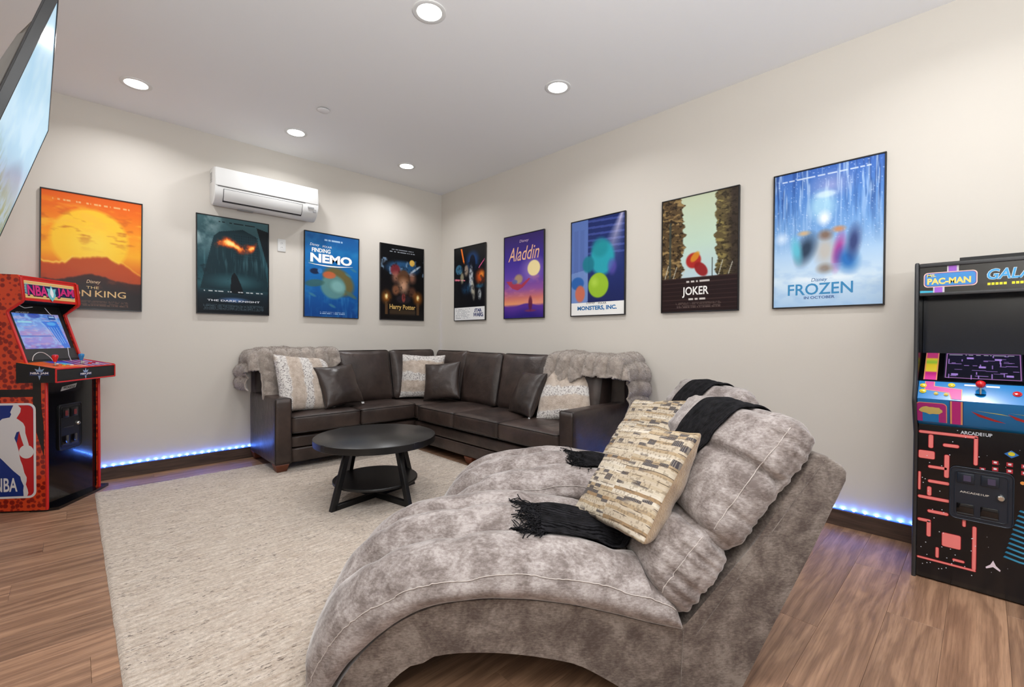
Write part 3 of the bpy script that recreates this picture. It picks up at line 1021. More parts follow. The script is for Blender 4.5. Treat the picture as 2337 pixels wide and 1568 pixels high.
def joke(p):
    p.vgrad([(0, (196, 206, 176)), (.4, (190, 214, 196)), (.7, (184, 206, 214)), (1, (184, 206, 214))])
    n = p.fbm(8, 40, 4, 5); n2 = p.fbm(30, 60, 3, 6)
    jag = (p.fbm(2, 26, 3, 31) - .5) * .14
    L = np.clip((.30 + jag - p.x) * 60, 0, 1)
    p.over(L, (86, 68, 44))
    p.over(L * np.clip((n - .5) * 6, 0, 1) * .8, (170, 142, 92))
    p.over(L * np.clip((n2 - .55) * 8, 0, 1) * .8, (30, 22, 16))
    Rr = np.clip((p.x - .72 - jag * .8) * 60, 0, 1)
    p.over(Rr, (92, 80, 50))
    p.over(Rr * np.clip((n - .5) * 6, 0, 1) * .7, (172, 156, 90))
    p.over(Rr * np.clip((p.x - .82) * 9, 0, 1) * .85, (48, 38, 34))
    p.over(Rr * np.clip((n2 - .55) * 8, 0, 1) * .7, (32, 26, 18))
    p.rect(.1, .2, .13, .72, (60, 66, 60), .9)
    for k in range(9):
        x = .03 + k * .12
        if .33 < x < .68: continue
        p.poly([(x, .72), (x + .02, .70), (x + .07, .58 + .02 * (k % 3)), (x + .06, .58 + .02 * (k % 3))], (196, 196, 180), .8)
    p.rect(.68, .55, .69, .72, (40, 40, 34))
    p.blob(.44, .56, .11, .075, (168, 34, 30), .95, .2, 40)
    p.blob(.46, .53, .05, .06, (210, 140, 40), .9, .3, 40)
    p.blob(.54, .64, .12, .05, (140, 28, 30), .95, .2, 50)
    p.rect(0, .705, 1, 1, (38, 24, 24))
    p.over(((np.sin(p.y * 170) > .85) & (p.y > .71)).astype(float) * .35, (90, 66, 60))
    p.tiny(.3, .735, .66, .75, (216, 210, 204), .9, 3, .022)
    p.tiny(.38, .885, .6, .9, (220, 214, 208), .9, 7, .02)
    for k in range(4): p.tiny(.2, .92 + k * .013, .8, .926 + k * .013, (130, 112, 104), .6, k, .01)
t, pr = poster((0, -3.457, Z0), RZ, 'black-framed poster of brown alley walls around pale sky, with a patch of red', joke)
ptext(t, 'JOKER', -.02, .158, .21, .085, (238, 236, 232), bold=.02)

def froz(p):
    p.vgrad([(0, (62, 104, 186)), (.2, (84, 134, 206)), (.45, (120, 166, 220)), (.62, (172, 204, 236)), (.8, (206, 226, 242)), (1, (168, 200, 232))])
    p.blob(.55, .14, .25, .12, (190, 180, 220), .6, .98)
    s_ = p.fbm(46, 3, 4, 5)
    w_ = np.clip(abs(p.x - .48) * 3.2 - .25, 0, 1)
    fade = np.clip(1.25 - p.y * 2.1, 0, 1)
    p.over(np.clip((s_ - .5) * 7, 0, 1) * w_ * fade * .75, (34, 66, 132))
    p.over(np.clip((p.fbm(60, 4, 3, 8) - .55) * 8, 0, 1) * fade * .6, (206, 228, 250))
    p.blob(.47, .28, .16, .14, (176, 220, 240), .8, .6)
    p.blob(.5, .2, .12, .03, (220, 240, 250), .7, .5)
    p.blob(.08, .48, .09, .06, (226, 240, 255), .8, .9)
    p.over(np.clip((p.fbm(90, 130, 2, 11) - .76) * 9, 0, 1) * (p.y < .6) * .6, (230, 242, 255))
    for x, y, rx_, ry_, c_, ro in ((.50, .60, .13, .15, (190, 184, 176), 0), (.50, .49, .09, .05, (128, 102, 88), 10), (.49, .37, .08, .07, (240, 246, 252), 0),
                               (.32, .58, .12, .15, (36, 52, 74), 18), (.23, .58, .07, .13, (96, 190, 212), -10), (.62, .62, .07, .17, (170, 56, 140), 8),
                               (.70, .68, .13, .12, (34, 104, 182), -15), (.75, .56, .08, .15, (48, 60, 112), 5), (.50, .73, .10, .05, (140, 124, 112), 0), (.62, .46, .08, .03, (200, 140, 96), 0), (.30, .46, .08, .025, (206, 172, 130), 0)):
        p.blob(x, y, rx_, ry_, c_, .92, .75, ro)
    p.blob(.48, .80, .4, .035, (236, 244, 250), .8, .8)
    p.over(np.clip((p.fbm(6, 20, 4, 4) - .5) * 4, 0, 1) * (p.y > .7) * .35, (140, 180, 224))
    p.tiny(.08, .052, .92, .063, (210, 226, 246), .85, 4, .018)
t, pr = poster((0, -4.29, Z0), RZ, 'black-framed icy blue snow forest poster, the largest in view, beside the black maze arcade cabinet', froz)
ptext(t, 'Disney', -.03, .178, .09, .030, (40, 96, 150), shear=.25)
ptext(t, 'FROZEN', -.03, .122, .36, .075, (50, 134, 186), bold=.012)
ptext(t, 'IN OCTOBER', -.03, .066, .17, .018, (50, 90, 150), bold=.02)

# ================================================================== RUG
rug = empty('area_rug', (0, 0, 0), 0, 'beige flecked wool area rug under the round coffee table', 'rug')
rx0, rx1, ry0, ry1, rh = -3.41, -0.905, -3.52, -0.40, 0.012
nx, ny = 250, 310
gx, gy = np.meshgrid(np.linspace(rx0, rx1, nx), np.linspace(ry0, ry1, ny))
edge = np.minimum.reduce([gx - rx0, rx1 - gx, gy - ry0, ry1 - gy])
wob = np.array([noise.noise(Vector((a * 9, b * 9, 0))) for a, b in zip(gx.ravel(), gy.ravel())]).reshape(gx.shape) * 0.002
gz = rh * np.clip(edge / 0.008, 0, 1) ** 0.5 + rng.normal(0, 0.0010, gx.shape) * (edge > 0)
m = edge < 1e-6
gz[m] = 0.001
ii = np.arange(nx * ny).reshape(ny, nx)
F = np.stack([ii[:-1, :-1], ii[:-1, 1:], ii[1:, 1:], ii[1:, :-1]], -1).reshape(-1, 4)
V = np.stack([gx + np.where(np.minimum(gx - rx0, rx1 - gx) < .02, wob, 0), gy + np.where(np.minimum(gy - ry0, ry1 - gy) < .02, wob, 0), gz], -1).reshape(-1, 3)
obj('pile', V.tolist(), F.tolist(), MAT['rug'], rug, True, None)

# ================================================================== SECTIONAL SOFA
sofa = empty('sectional_sofa', (-0.45, -0.45, 0), 0, 'dark brown leather L-shaped sectional sofa filling the room corner', 'sofa')
SO = Vector((0.45, 0.45, 0))
LM, PM = MAT['leather'], MAT['piping']
def sbox(name, lo, hi, r=0.02, crown=(0, 0, 0), cuts=10, wr=0.002, seed=0, mat=None, wscale=7):
    lo, hi = Vector(lo) + SO, Vector(hi) + SO
    return softbox(name, hi - lo, r, mat or LM, sofa, cuts, crown, wr, wscale, Matrix.Translation((lo + hi) / 2), seed=seed)
FY, FX = -0.80, -0.885        # fronts of the two rails
# arms
def arm(lo, hi, axis, label=None):
    o = sbox('arm', lo, hi, 0.018, (0.004, 0.004, 0.004), 10, 0.0015, 3)
    lo, hi = Vector(lo) + SO, Vector(hi) + SO
    # piping round the front face
    if axis == 'y':
        pts = [(x, lo.y + .012, z) for x, z in [((lo.x + hi.x) / 2 + a, (lo.z + hi.z) / 2 + b) for a, b in loop_rect((hi.x - lo.x) / 2 - .002, (hi.z - lo.z) / 2 - .002, .018, 4)]]
    else:
        pts = [(lo.x + .012, y_, z) for y_, z in [((lo.y + hi.y) / 2 + a, (lo.z + hi.z) / 2 + b) for a, b in loop_rect((hi.y - lo.y) / 2 - .002, (hi.z - lo.z) / 2 - .002, .018, 4)]]
    tube('piping', pts, 0.004, PM, o, True)
    return o
arm((-2.28, -0.815, 0.075), (-2.145, -0.03, 0.652), 'y')
arm((-0.905, -2.935, 0.075), (-0.05, -2.803, 0.645), 'x')
# rails
for lo, hi, s in (((-2.145, FY, 0.075), (-0.86, -0.05, 0.205), 1), ((-2.145, FY - .004, 0.208), (-0.86, -0.05, 0.312), 2),
                  ((FX, -2.80, 0.075), (-0.05, -0.05, 0.195), 3), ((FX - .004, -2.80, 0.198), (-0.05, -0.05, 0.30), 4)):
    sbox('rail', lo, hi, 0.016, (0.004, 0.006, 0), 12, 0.002, s)
# seats
def seat(lo, hi, seed, crown=0.022):
    o = sbox('seat_cushion', lo, hi, 0.022, (0.008, 0.012, crown), 14, 0.003, seed)
    a, b = Vector(lo) + SO, Vector(hi) + SO
    c = (a + b) / 2
    for z in (b.z - .008, a.z + .010):
        pts = [(c.x + u, c.y + v, z) for u, v in loop_rect((b.x - a.x) / 2 + .001, (b.y - a.y) / 2 + .001, .022, 4)]
        tube('piping', pts, 0.0042, PM, o, True)
seat((-2.143, -0.835, 0.335), (-1.518, -0.28, 0.488), 5)
seat((-1.512, -0.835, 0.335), (-0.905, -0.28, 0.488), 6)
seat((-0.90, -0.885, 0.325), (-0.28, -0.28, 0.476), 7, 0.012)
seat((-0.925, -1.500, 0.32), (-0.27, -0.893, 0.470), 8)
seat((-0.925, -2.133, 0.32), (-0.27, -1.506, 0.468), 9)
seat((-0.925, -2.800, 0.32), (-0.27, -2.139, 0.466), 10)
# back frame
sbox('back_frame', (-2.27, -0.20, 0.30), (-0.05, -0.02, 0.90), 0.03, (0, 0, 0.0), 8, 0.001, 11)
sbox('back_frame', (-0.20, -2.925, 0.30), (-0.02, -0.05, 0.90), 0.03, (0, 0, 0.0), 8, 0.001, 12)
# back cushions: leaning blocks; local x across, y depth, z up
def backc(cx, cy, w, yaw, seed, h=0.56, d=0.21, lean=11, z=0.755, pinch=0.03):
    M = Matrix.Translation(Vector((cx, cy, z)) + SO) @ Matrix.Rotation(R(yaw), 4, 'Z') @ Matrix.Rotation(R(-lean), 4, 'X')
    o = softbox('back_cushion', (w, d, h), 0.035, LM, sofa, 14, (0.012, 0.050, 0.010), 0.006, 9, M, seed=seed, pinch=pinch)
    for s in (-1, 1):
        pts = [M @ Vector((u * .985, s * (d / 2 - .02), v * .985)) for u, v in loop_rect(w / 2, h / 2, .04, 4)]
        tube('piping', pts, 0.0042, PM, o, True)
    return o
backc(-1.84, -0.27, 0.60, 0, 1)
backc(-1.235, -0.27, 0.61, 0, 2)
backc(-0.61, -0.25, 0.60, 0, 3, z=0.752)
backc(-0.25, -0.63, 0.60, -90, 4, z=0.745)
backc(-0.27, -1.24, 0.60, -90, 5, z=0.738)
backc(-0.27, -1.865, 0.61, -90, 6, z=0.738)
backc(-0.27, -2.50, 0.60, -90, 7, z=0.738)
# feet
def foot(x, y):
    bm = bmesh.new()
    r = bmesh.ops.create_cube(bm, size=1.0)
    for v in bm.verts:
        k = 0.056 if v.co.z > 0 else 0.040
        v.co = Vector((math.copysign(k / 1, v.co.x) + x + .45, math.copysign(k / 1, v.co.y) + y + .45, 0.078 if v.co.z > 0 else 0.013))
        v.co.x = x + .45 + math.copysign(k, v.co.x - x - .45)
    bmesh.ops.bevel(bm, geom=bm.edges[:], offset=0.003, segments=1, affect='EDGES')
    objbm('foot', bm, MAT['foot_wood'], sofa)
for x, y in ((-2.22, -0.755), (-2.22, -0.10), (-0.95, -0.74), (-0.84, -2.87), (-0.12, -2.87), (-0.84, -1.7), (-0.12, -0.12)):
    foot(x, y)

# ================================================================== PILLOWS
def pillow_mesh(s, th, seed, n=26, wr=0.006, pull=0.07, ws=9, split=0.5):
    bm = bmesh.new()
    grid = {}
    a = s / 2
    off = Vector((seed * 5.1, seed * 2.3, 0))
    for side in (0, 1):
        for i in range(n + 1):
            for j in range(n + 1):
                if side == 1 and (i in (0, n) or j in (0, n)):
                    grid[(1, i, j)] = grid[(0, i, j)]
                    continue
                u = math.sin(PI / 2 * (2 * i / n - 1)); v = math.sin(PI / 2 * (2 * j / n - 1))
                x = a * u * (1 - pull * (1 - v * v) * abs(u))
                z = a * v * (1 - pull * (1 - u * u) * abs(v))
                t = max(0.0, (1 - u * u) * (1 - v * v)) ** 0.42
                sg = -1 if side == 0 else 1
                y_ = sg * th * (split if side == 0 else 1 - split) * t
                if 0 < i < n and 0 < j < n:
                    y_ += sg * 0.004
                nz = noise.fractal(Vector((x * ws, z * ws, side * 9.0)) + off, 1.0, 2.0, 3)
                rad = abs(noise.noise(Vector((math.atan2(z, x) * 6, side * 4.0, seed * 1.7))))
                y_ += sg * wr * (nz * 1.2 + rad * 1.6 * (1 - t)) * min(1, t * 3)
                grid[(side, i, j)] = bm.verts.new((x + wr * .5 * nz, y_, z + wr * .5 * nz))
    for side in (0, 1):
        for i in range(n):
            for j in range(n):
                q = [grid[(side, i, j)], grid[(side, i + 1, j)], grid[(side, i + 1, j + 1)], grid[(side, i, j + 1)]]
                if side: q = q[::-1]
                f = bm.faces.new(q)
                f.material_index = side
    return bm
def pillow(c, yaw, lean, roll, s, th, mats, label, group, seed, piping=None, furry=None, wr=0.006, pull=0.07, taglab=False, split=0.5):
    t = empty('throw_pillow', c, 0, label, 'pillow', group)
    t.rotation_mode = 'QUATERNION'
    Mx = Matrix.Rotation(R(yaw), 4, 'Z') @ Matrix.Rotation(R(-lean), 4, 'X') @ Matrix.Rotation(R(-roll), 4, 'Y')
    t.rotation_quaternion = Mx.to_quaternion()
    bm = pillow_mesh(s, th, seed, wr=wr, pull=pull, split=split)
    o = objbm('cover', bm, mats if len(mats) > 1 else [mats[0], mats[0]], t, True, None)
    a = s / 2
    if piping is not None:
        pts = []
        N = 26
        for k in range(4):
            for i in range(N):
                u = math.sin(PI / 2 * (2 * i / N - 1))
                e = 1 - pull * (1 - u * u)
                x, z = ((u, -e), (e, u), (-u, e), (-e, -u))[k]
                pts.append((a * x, 0, a * z))
        tube('piping', pts, 0.0035, piping, t, True)
    if furry:
        fur('fur', o, furry, 0.012, 0.0009, mats[0], t, 0.3, seed)
    if taglab:
        box('care_tag', (a * .86, -0.003, -a * .95), (a * 1.0, -0.001, -a * 1.08), MAT['white_plastic'], t)
    return t
FP, LP = [MAT['furpillow']], [MAT['leather_pillow']]
gf, gl = 'banded faux fur pillows on the sofa', 'leather pillows on the sofa'
t = pillow((-1.935, -0.545, 0.748), 14, 24, -6, 0.55, 0.17, FP, 'large cream and tan banded fur pillow with upright bands at the left sofa arm', gf, 1, furry=9000)
for ch in t.children:     # this one is set with its bands upright
    ch.rotation_euler = (0, R(90), 0)
pillow((-1.632, -0.60, 0.712), 9, 25.5, 3, 0.42, 0.16, LP, 'square dark leather pillow overlapping the fur pillow by the left sofa arm', gl, 2, MAT['piping'], taglab=True)
pillow((-0.628, -0.53, 0.742), -44, 12, -1, 0.50, 0.16, FP, 'cream and tan banded fur pillow standing in the sofa corner', gf, 3, furry=9000)
pillow((-0.575, -0.845, 0.705), -58, 20, 6, 0.42, 0.16, LP, 'square dark leather pillow leaning before the corner fur pillow', gl, 4, MAT['piping'])
pillow((-0.50, -2.085, 0.672), -108, 25, 2, 0.42, 0.17, LP, 'square dark leather pillow beside the fur pillow near the right sofa arm', gl, 5, MAT['piping'], taglab=True)
pillow((-0.42, -2.47, 0.715), -84, 25, 8, 0.53, 0.17, FP, 'tilted cream and tan banded fur pillow against the right sofa arm', gf, 6, furry=9000)

# ================================================================== FUR THROWS ON THE SOFA
def fur_throw(name, label, org, rz, La, Lb, hang, top, H, front_lean, zmin, seed, mirror=False, ridges=9, frontcut=None):
    """cloth over a back: a runs along the sofa (starting with the part hanging over its end), b from the wall side to the front"""
    t = empty(name, org, rz, label, 'blanket', 'taupe fur throws over the sofa ends')
    na, nb = 110, 70
    P = np.zeros((na, nb, 3)); keep = np.ones((na, nb), bool)
    for i in range(na):
        for j in range(nb):
            la = La * i / (na - 1); lb = Lb * j / (nb - 1)
            da = max(0.0, hang - la); x = max(0.0, la - hang)
            wv = 0.03 * noise.noise(Vector((la * 4, seed, 0)))
            db = max(0.0, lb - top)
            z = H + wv * .5
            y = -lb if lb < top else -top
            yy = y
            if da > 0:
                z -= da * 0.97
                x = -0.02 - 0.05 * min(1, da / .15) - 0.02 * math.sin(lb * 18) * min(1, da / .2)
                if db > 0:
                    z -= db * 0.8
                    yy = -top - db * 0.35
                    keep[i, j] = (da + db) < 0.20
            elif db > 0:
                z -= db * math.cos(front_lean)
                yy = -top - db * math.sin(front_lean) - 0.01
            lim = frontcut(x) if frontcut else zmin
            if z < (zmin if da > 0 else lim): keep[i, j] = False
            P[i, j] = (x, yy, z)
    for _ in range(5):
        Q = P.copy()
        Q[1:-1, 1:-1] = (P[:-2, 1:-1] + P[2:, 1:-1] + P[1:-1, :-2] + P[1:-1, 2:] + 2 * P[1:-1, 1:-1]) / 6
        P = Q
    du = np.gradient(P, axis=0); dv = np.gradient(P, axis=1)
    N = np.cross(du, dv); N /= np.linalg.norm(N, axis=2)[..., None] + 1e-9
    if N[..., 2].mean() < 0: N = -N
    amp = np.zeros((na, nb))
    for i in range(na):
        for j in range(nb):
            la = La * i / (na - 1); lb = Lb * j / (nb - 1)
            ph = ridges * la / La * PI + 1.1 * noise.noise(Vector((la * 3, lb * 3, seed + 4)))
            q = abs(math.sin(ph)) ** 0.6
            l2 = 0.62 + 0.38 * abs(math.sin(lb * 26 + 3 * noise.noise(Vector((la * 5, lb * 2, seed))))) ** 0.7
            fold = noise.noise(Vector((la * 5 + lb * 2, lb * 3, seed + 9)))
            amp[i, j] = 0.012 + 0.034 * q * l2 + 0.022 * fold
    P += N * amp[..., None]
    if mirror: P[..., 0] *= -1
    idx = -np.ones((na, nb), int); vs = []
    def vid(i, j):
        if idx[i, j] < 0:
            idx[i, j] = len(vs); vs.append(P[i, j])
        return idx[i, j]
    fs = []
    for i in range(na - 1):
        for j in range(nb - 1):
            if keep[i, j] and keep[i + 1, j] and keep[i, j + 1] and keep[i + 1, j + 1]:
                q = [vid(i, j), vid(i + 1, j), vid(i + 1, j + 1), vid(i, j + 1)]
                fs.append(q if mirror else q[::-1])
    o = obj('cloth', vs, fs, MAT['fur'], t, True, None)
    md = o.modifiers.new('thick', 'SOLIDIFY'); md.thickness = 0.012; md.offset = -1
    # make sure strands point outward
    me = o.data
    if sum(p.normal.z * p.area for p in me.polygons) < 0:
        me.flip_normals()
    fur('fur', o, 26000, 0.016, 0.0010, MAT['fur'], t, 0.4, seed)
    return t
fur_throw('fur_throw', 'taupe faux fur throw draped over the left end of the sofa back', (-2.30, -0.035, 0), 0, 1.12, 0.78, 0.36, 0.33, 1.035, 0.22, 0.665, 1,
          frontcut=lambda x: 0.60 + 0.35 * max(0, (x - .35) / .45))
fur_throw('fur_throw', 'taupe faux fur throw draped over the right end of the sofa back', (-0.035, -2.965, 0), R(-90), 1.20, 0.74, 0.46, 0.33, 1.015, 0.22, 0.54, 2,
          mirror=True, frontcut=lambda x: 0.86 - 0.2 * max(0, min(1, (x - .3) / .3)))

# ================================================================== COFFEE TABLE
tb = empty('coffee_table', (-1.92, -1.91, 0.012), R(-6), 'round black two-tier coffee table with crossed slanted legs on the rug', 'table')
TR, TZ = 0.43, 0.458
lathe('tabletop', [(0.0001, TZ), (TR - .004, TZ), (TR, TZ - .003), (TR, TZ - .046), (TR - .004, TZ - .048), (0.0001, TZ - .048)], (0, 0, 0), MAT['table_black'], tb, 96)
SR, SZ = 0.30, 0.148
lathe('shelf', [(0.0001, SZ), (SR - .003, SZ), (SR, SZ - .003), (SR, SZ - .017), (SR - .003, SZ - .019), (0.0001, SZ - .019)], (0, 0, 0), MAT['table_black'], tb, 80)
def legbar(name, p, q, w, d, ang):
    """square bar from p to q, its section turned to face the table's centre"""
    p, q = Vector(p), Vector(q)
    r = Vector((math.cos(ang), math.sin(ang), 0)); s = Vector((-math.sin(ang), math.cos(ang), 0))
    vs = []
    for c in (p, q):
        for a, b in ((-1, -1), (1, -1), (1, 1), (-1, 1)):
            vs.append(c + r * a * d / 2 + s * b * w / 2)
    bm = bmesh.new()
    v = [bm.verts.new(x) for x in vs]
    for f in ((0, 1, 2, 3), (4, 7, 6, 5), (0, 4, 5, 1), (1, 5, 6, 2), (2, 6, 7, 3), (3, 7, 4, 0)):
        bm.faces.new([v[i] for i in f])
    bmesh.ops.bevel(bm, geom=bm.edges[:], offset=0.0015, segments=1, affect='EDGES')
    return objbm(name, bm, MAT['table_leg'], tb)
for k in range(4):
    a = R(11 + 6 + 90 * k - 0)
    c_, s_ = math.cos(a), math.sin(a)
    legbar('leg', (0.355 * c_, 0.355 * s_, 0.0), (0.235 * c_, 0.235 * s_, TZ - .048), 0.034, 0.040, a)
    # flush leg tenon showing as a small inlay at the rim
    a2 = a
    legbar('rim_joint', ((TR - .006) * math.cos(a2), (TR - .006) * math.sin(a2), TZ - .046), ((TR - .006) * math.cos(a2), (TR - .006) * math.sin(a2), TZ + .0012), 0.045, 0.014, a2)
for k in range(2):
    a = R(17 + 90 * k)
    c_, s_ = 0.34 * math.cos(a), 0.34 * math.sin(a)
    legbar('floor_bar', (0, 0, 0), (0, 0, 0), .01, .01, a) if False else None
    bm = bm_box((-0.345, -0.017, 0.0 + .0002 * k), (0.345, 0.017, 0.036 + .0002 * k), 0.0015, 1)
    bmesh.ops.transform(bm, matrix=Matrix.Rotation(a, 4, 'Z'), verts=bm.verts)
    objbm('floor_bar', bm, MAT['table_leg'], tb)

# ================================================================== CHAISE LOUNGES
CW = 0.74
TH = R(-40.98)
F2 = Vector((0.69441083, 0.71957876, 0)); R2 = Vector((0.71957876, -0.69441083, 0))
P0 = Vector((-2.4929, -3.9593, 0.011)) + 0.5 * (Vector((math.cos(R(-41.98)), math.sin(R(-41.98)), 0)) - Vector((math.cos(TH), math.sin(TH), 0)))
top_c = [(-0.600, 0.0), (-0.583, 0.03), (-0.559, 0.07), (-0.531, 0.12), (-0.447, 0.209), (-0.377, 0.262), (-0.306, 0.297), (-0.236, 0.318), (-0.094, 0.331), (0.049, 0.324), (0.194, 0.303), (0.339, 0.267), (0.441, 0.238), (0.545, 0.214)]
top_c = [tuple(p) for p in resample(top_c, 26, 1)]
back_f = [(0.575, 0.222), (0.80, 0.497), (0.985, 0.752)]
rear = [(1.005, 0.783), (1.025, 0.792), (1.05, 0.785), (1.105, 0.752), (1.122, 0.73), (1.120, 0.70), (1.001, 0.470), (0.87, 0.222), (0.768, 0.020), (0.755, -0.006)]
arch = [(0.40, -0.006), (0.329, 0.040), (0.209, 0.110), (0.05, 0.142), (-0.06, 0.155), (-0.178, 0.158), (-0.235, 0.154), (-0.306, 0.139), (-0.376, 0.093), (-0.42, 0.045), (-0.44, 0.0)]
a2 = [tuple(p) for p in resample(arch, 24, 1)]
outline = top_c + back_f + rear + a2
seam_c = resample([(-0.668, 0.012), (-0.655, 0.05), (-0.634, 0.095), (-0.601, 0.160), (-0.545, 0.240), (-0.447, 0.316), (-0.349, 0.361), (-0.236, 0.386), (-0.094, 0.404), (0.02, 0.407), (0.106, 0.401), (0.338, 0.354), (0.46, 0.313), (0.548, 0.276)], 90, 3)
bot_c = resample([(-0.612, 0.008), (-0.598, 0.04), (-0.575, 0.075), (-0.531, 0.142), (-0.447, 0.220), (-0.377, 0.272), (-0.306, 0.309), (-0.236, 0.328), (-0.094, 0.341), (0.049, 0.334), (0.194, 0.312), (0.339, 0.276), (0.441, 0.247), (0.550, 0.222)], 90, 3)
def to_ch(a, b, x): return (a, x, b)
def seat_cushion(parent, seed):
    ns, K = 210, 92
    B = resample(bot_c, ns, 0); T = resample(seam_c, ns, 0)
    Dn = T - B
    Ld = np.linalg.norm(Dn, axis=1)[:, None]
    Nn = Dn / Ld
    s = np.linspace(0, 1, ns)
    tuft = [0.30, 0.49, 0.68, 0.87]
    vs = []
    for i in range(ns):
        e = 1.0
        if s[i] > 0.975: e = math.sqrt(max(0.05, 1 - ((s[i] - 0.975) / 0.025) ** 2 * .9))
        if s[i] < 0.02: e = math.sqrt(max(0.05, 1 - ((0.02 - s[i]) / 0.02) ** 2 * .9))
        dk = 0
        for k in tuft: dk = max(dk, math.exp(-((s[i] - k) / 0.035) ** 2))
        for k in range(K):
            f = k / (K - 1)
            if f < 0.12:                     # near side wall, bottom to seam
                g = f / 0.12
                v = -0.012 - 0.018 * math.sin(PI * g) * e
                h = g * Ld[i, 0]
            elif f > 0.88:
                g = (1 - f) / 0.12
                v = CW + 0.012 + 0.018 * math.sin(PI * g) * e
                h = g * Ld[i, 0]
            else:
                g = (f - 0.12) / 0.76
                v = -0.012 + (CW + 0.024) * g
                env = math.sin(PI * g) ** 0.42 if 0 < g < 1 else 0
                q = 3 * g
                q2 = q - 0.11 * (1 - dk) * math.sin(PI * g)
                val = 0
                if 0.5 < q2 < 2.5:
                    val = (1 - abs(math.sin(PI * q2)) ** 0.55) * (0.86 + 0.16 * dk)
                    val = min(val, 0.98)
                fo = max(0.30, min(1, s[i] / 0.07))
                pf = (0.092 + 0.044 * math.exp(-((s[i] - .30) / .17) ** 2) * (0.35 + 0.65 * g)) * env * (1 - val * min(1, max(0, (s[i] - .12) / .12)))
                cross = 0.010 * dk * (1 - abs(math.sin(PI * q))) 
                h = Ld[i, 0] + pf * fo * (0.65 if s[i] > .93 else 1) - cross
            h *= e if f > 0.001 else 1
            wr = noise.fractal(Vector((s[i] * 9, v * 5, seed)), 1.0, 2.0, 3) * 0.006
            # gathered pleats along the seams
            pl = 0.0
            dseam = min(abs(f - 0.12), abs(f - 0.88))
            if dseam < 0.13:
                pl = 0.0035 * noise.noise(Vector((s[i] * 95, v * 3, seed + 3))) * (1 - dseam / 0.13) * (1.7 if s[i] < .42 else .8)
            h2 = h + ((wr * min(1, 0.15 + dseam / .1) + pl) if f not in (0, 1) else 0)
            vs.append((B[i, 0] + Nn[i, 0] * h2, v, max(0.004, B[i, 1] + Nn[i, 1] * h2)))
    fs = []
    for i in range(ns - 1):
        for k in range(K):
            k2 = (k + 1) % K
            fs.append((i * K + k, i * K + k2, (i + 1) * K + k2, (i + 1) * K + k))
    fs.append(tuple(range(K))[::-1])
    fs.append(tuple((ns - 1) * K + k for k in range(K)))
    bm = bmesh.new()
    V = [bm.verts.new(v) for v in vs]
    for f in fs: bm.faces.new([V[j] for j in f])
    o = objbm('seat_cushion', bm, MAT['velvet'], parent, True, None)
    kk = int(round(0.12 * (K - 1)))
    for kc in (kk + 0, K - 1 - kk):
        tube('stitching', [Vector(vs[i * K + kc]) + Vector((0, -0.001 if kc < K / 2 else 0.001, 0.0015)) for i in range(4, ns - 3)], 0.0016, MAT['seam'], o)
    return o
bd = Vector((0.614, 0, 0.789)); bn = Vector((-0.789, 0, 0.614)); b0 = Vector((0.573, 0, 0.222))
def back_pad(parent, name, s0, s1, th, seed, crown, fold=False, n0=0.004, wr=0.006):
    M = Matrix(((bd.x, 0, bn.x, 0), (0, 1, 0, 0), (bd.z, 0, bn.z, 0), (0, 0, 0, 1)))
    c = b0 + bd * (s0 + s1) / 2 + bn * (n0 + th / 2)
    M = Matrix.Translation((c.x, CW / 2, c.z)) @ M
    # local: x along the back, y across, z toward the sitter
    hx, hy, hz = (s1 - s0) / 2, CW / 2 + 0.012, th / 2
    bm = bmesh.new()
    bmesh.ops.create_cube(bm, size=2.0)
    bmesh.ops.subdivide_edges(bm, edges=bm.edges[:], cuts=46, use_grid_fill=True)
    r = min(hz * 0.85, 0.06)
    for v in bm.verts:
        u = Vector([math.copysign(abs(t) ** 0.8, t) if abs(t) > 1e-6 else 0 for t in v.co])
        p = Vector((u.x * hx, u.y * hy, u.z * hz))
        q = Vector((max(-hx + r, min(hx - r, p.x)), max(-hy + r, min(hy - r, p.y)), max(-hz + r, min(hz - r, p.z))))
        d = (p - q)
        d = d.normalized() if d.length > 1e-9 else Vector((0, 0, 0))
        p = q + d * r
        ex, ey, ez = 1 - u.x ** 2, 1 - u.y ** 2, 1 - u.z ** 2
        top = max(0, u.z)
        p.z += max(0, d.z) * crown * (ex * ey) ** 0.45
        p.x += d.x * 0.018 * (ey * ez) ** 0.5
        p.y += d.y * 0.014 * (ex * ez) ** 0.5
        p.x += d.x * 0.0
        if fold:      # crease across the middle of the long pad
            g = math.exp(-((u.x - 0.10 + .06 * u.y) / 0.055) ** 2)
            p -= d * g * 0.034 * (0.35 + 0.65 * min(1, abs(u.y) * 1.2)) * (1 if d.z > -0.2 else 0)
        nz = noise.fractal(Vector((p.x * 9, p.y * 6, p.z * 9 + seed)), 1.0, 2.0, 4)
        side = abs(u.y) ** 6
        pl = noise.noise(Vector((p.x * 42, p.z * 5, seed + 2))) * 0.013 * side
        p += d * (nz * wr + pl)
        v.co = M @ p
    o = objbm(name, bm, MAT['velvet'], parent, True, None)
    for sy in (-1, 1):
        pts = []
        for k in range(40):
            uu = -0.86 + 1.72 * k / 39
            pts.append(M @ Vector((uu * hx, sy * (hy - 0.022 + .004 * math.sin(uu * 14)), hz * 0.66 + 0.008 * (1 - uu * uu))))
        # thread lies on the pad: project onto the mesh
        out = []
        from mathutils.bvhtree import BVHTree
        bvh = BVHTree.FromPolygons([v.co for v in o.data.vertices], [p.vertices for p in o.data.polygons])
        for p in pts:
            h = bvh.find_nearest(p)
            out.append(h[0] + h[1] * 0.0008)
        tube('stitching', out, 0.0016, MAT['seam'], o)
    return o
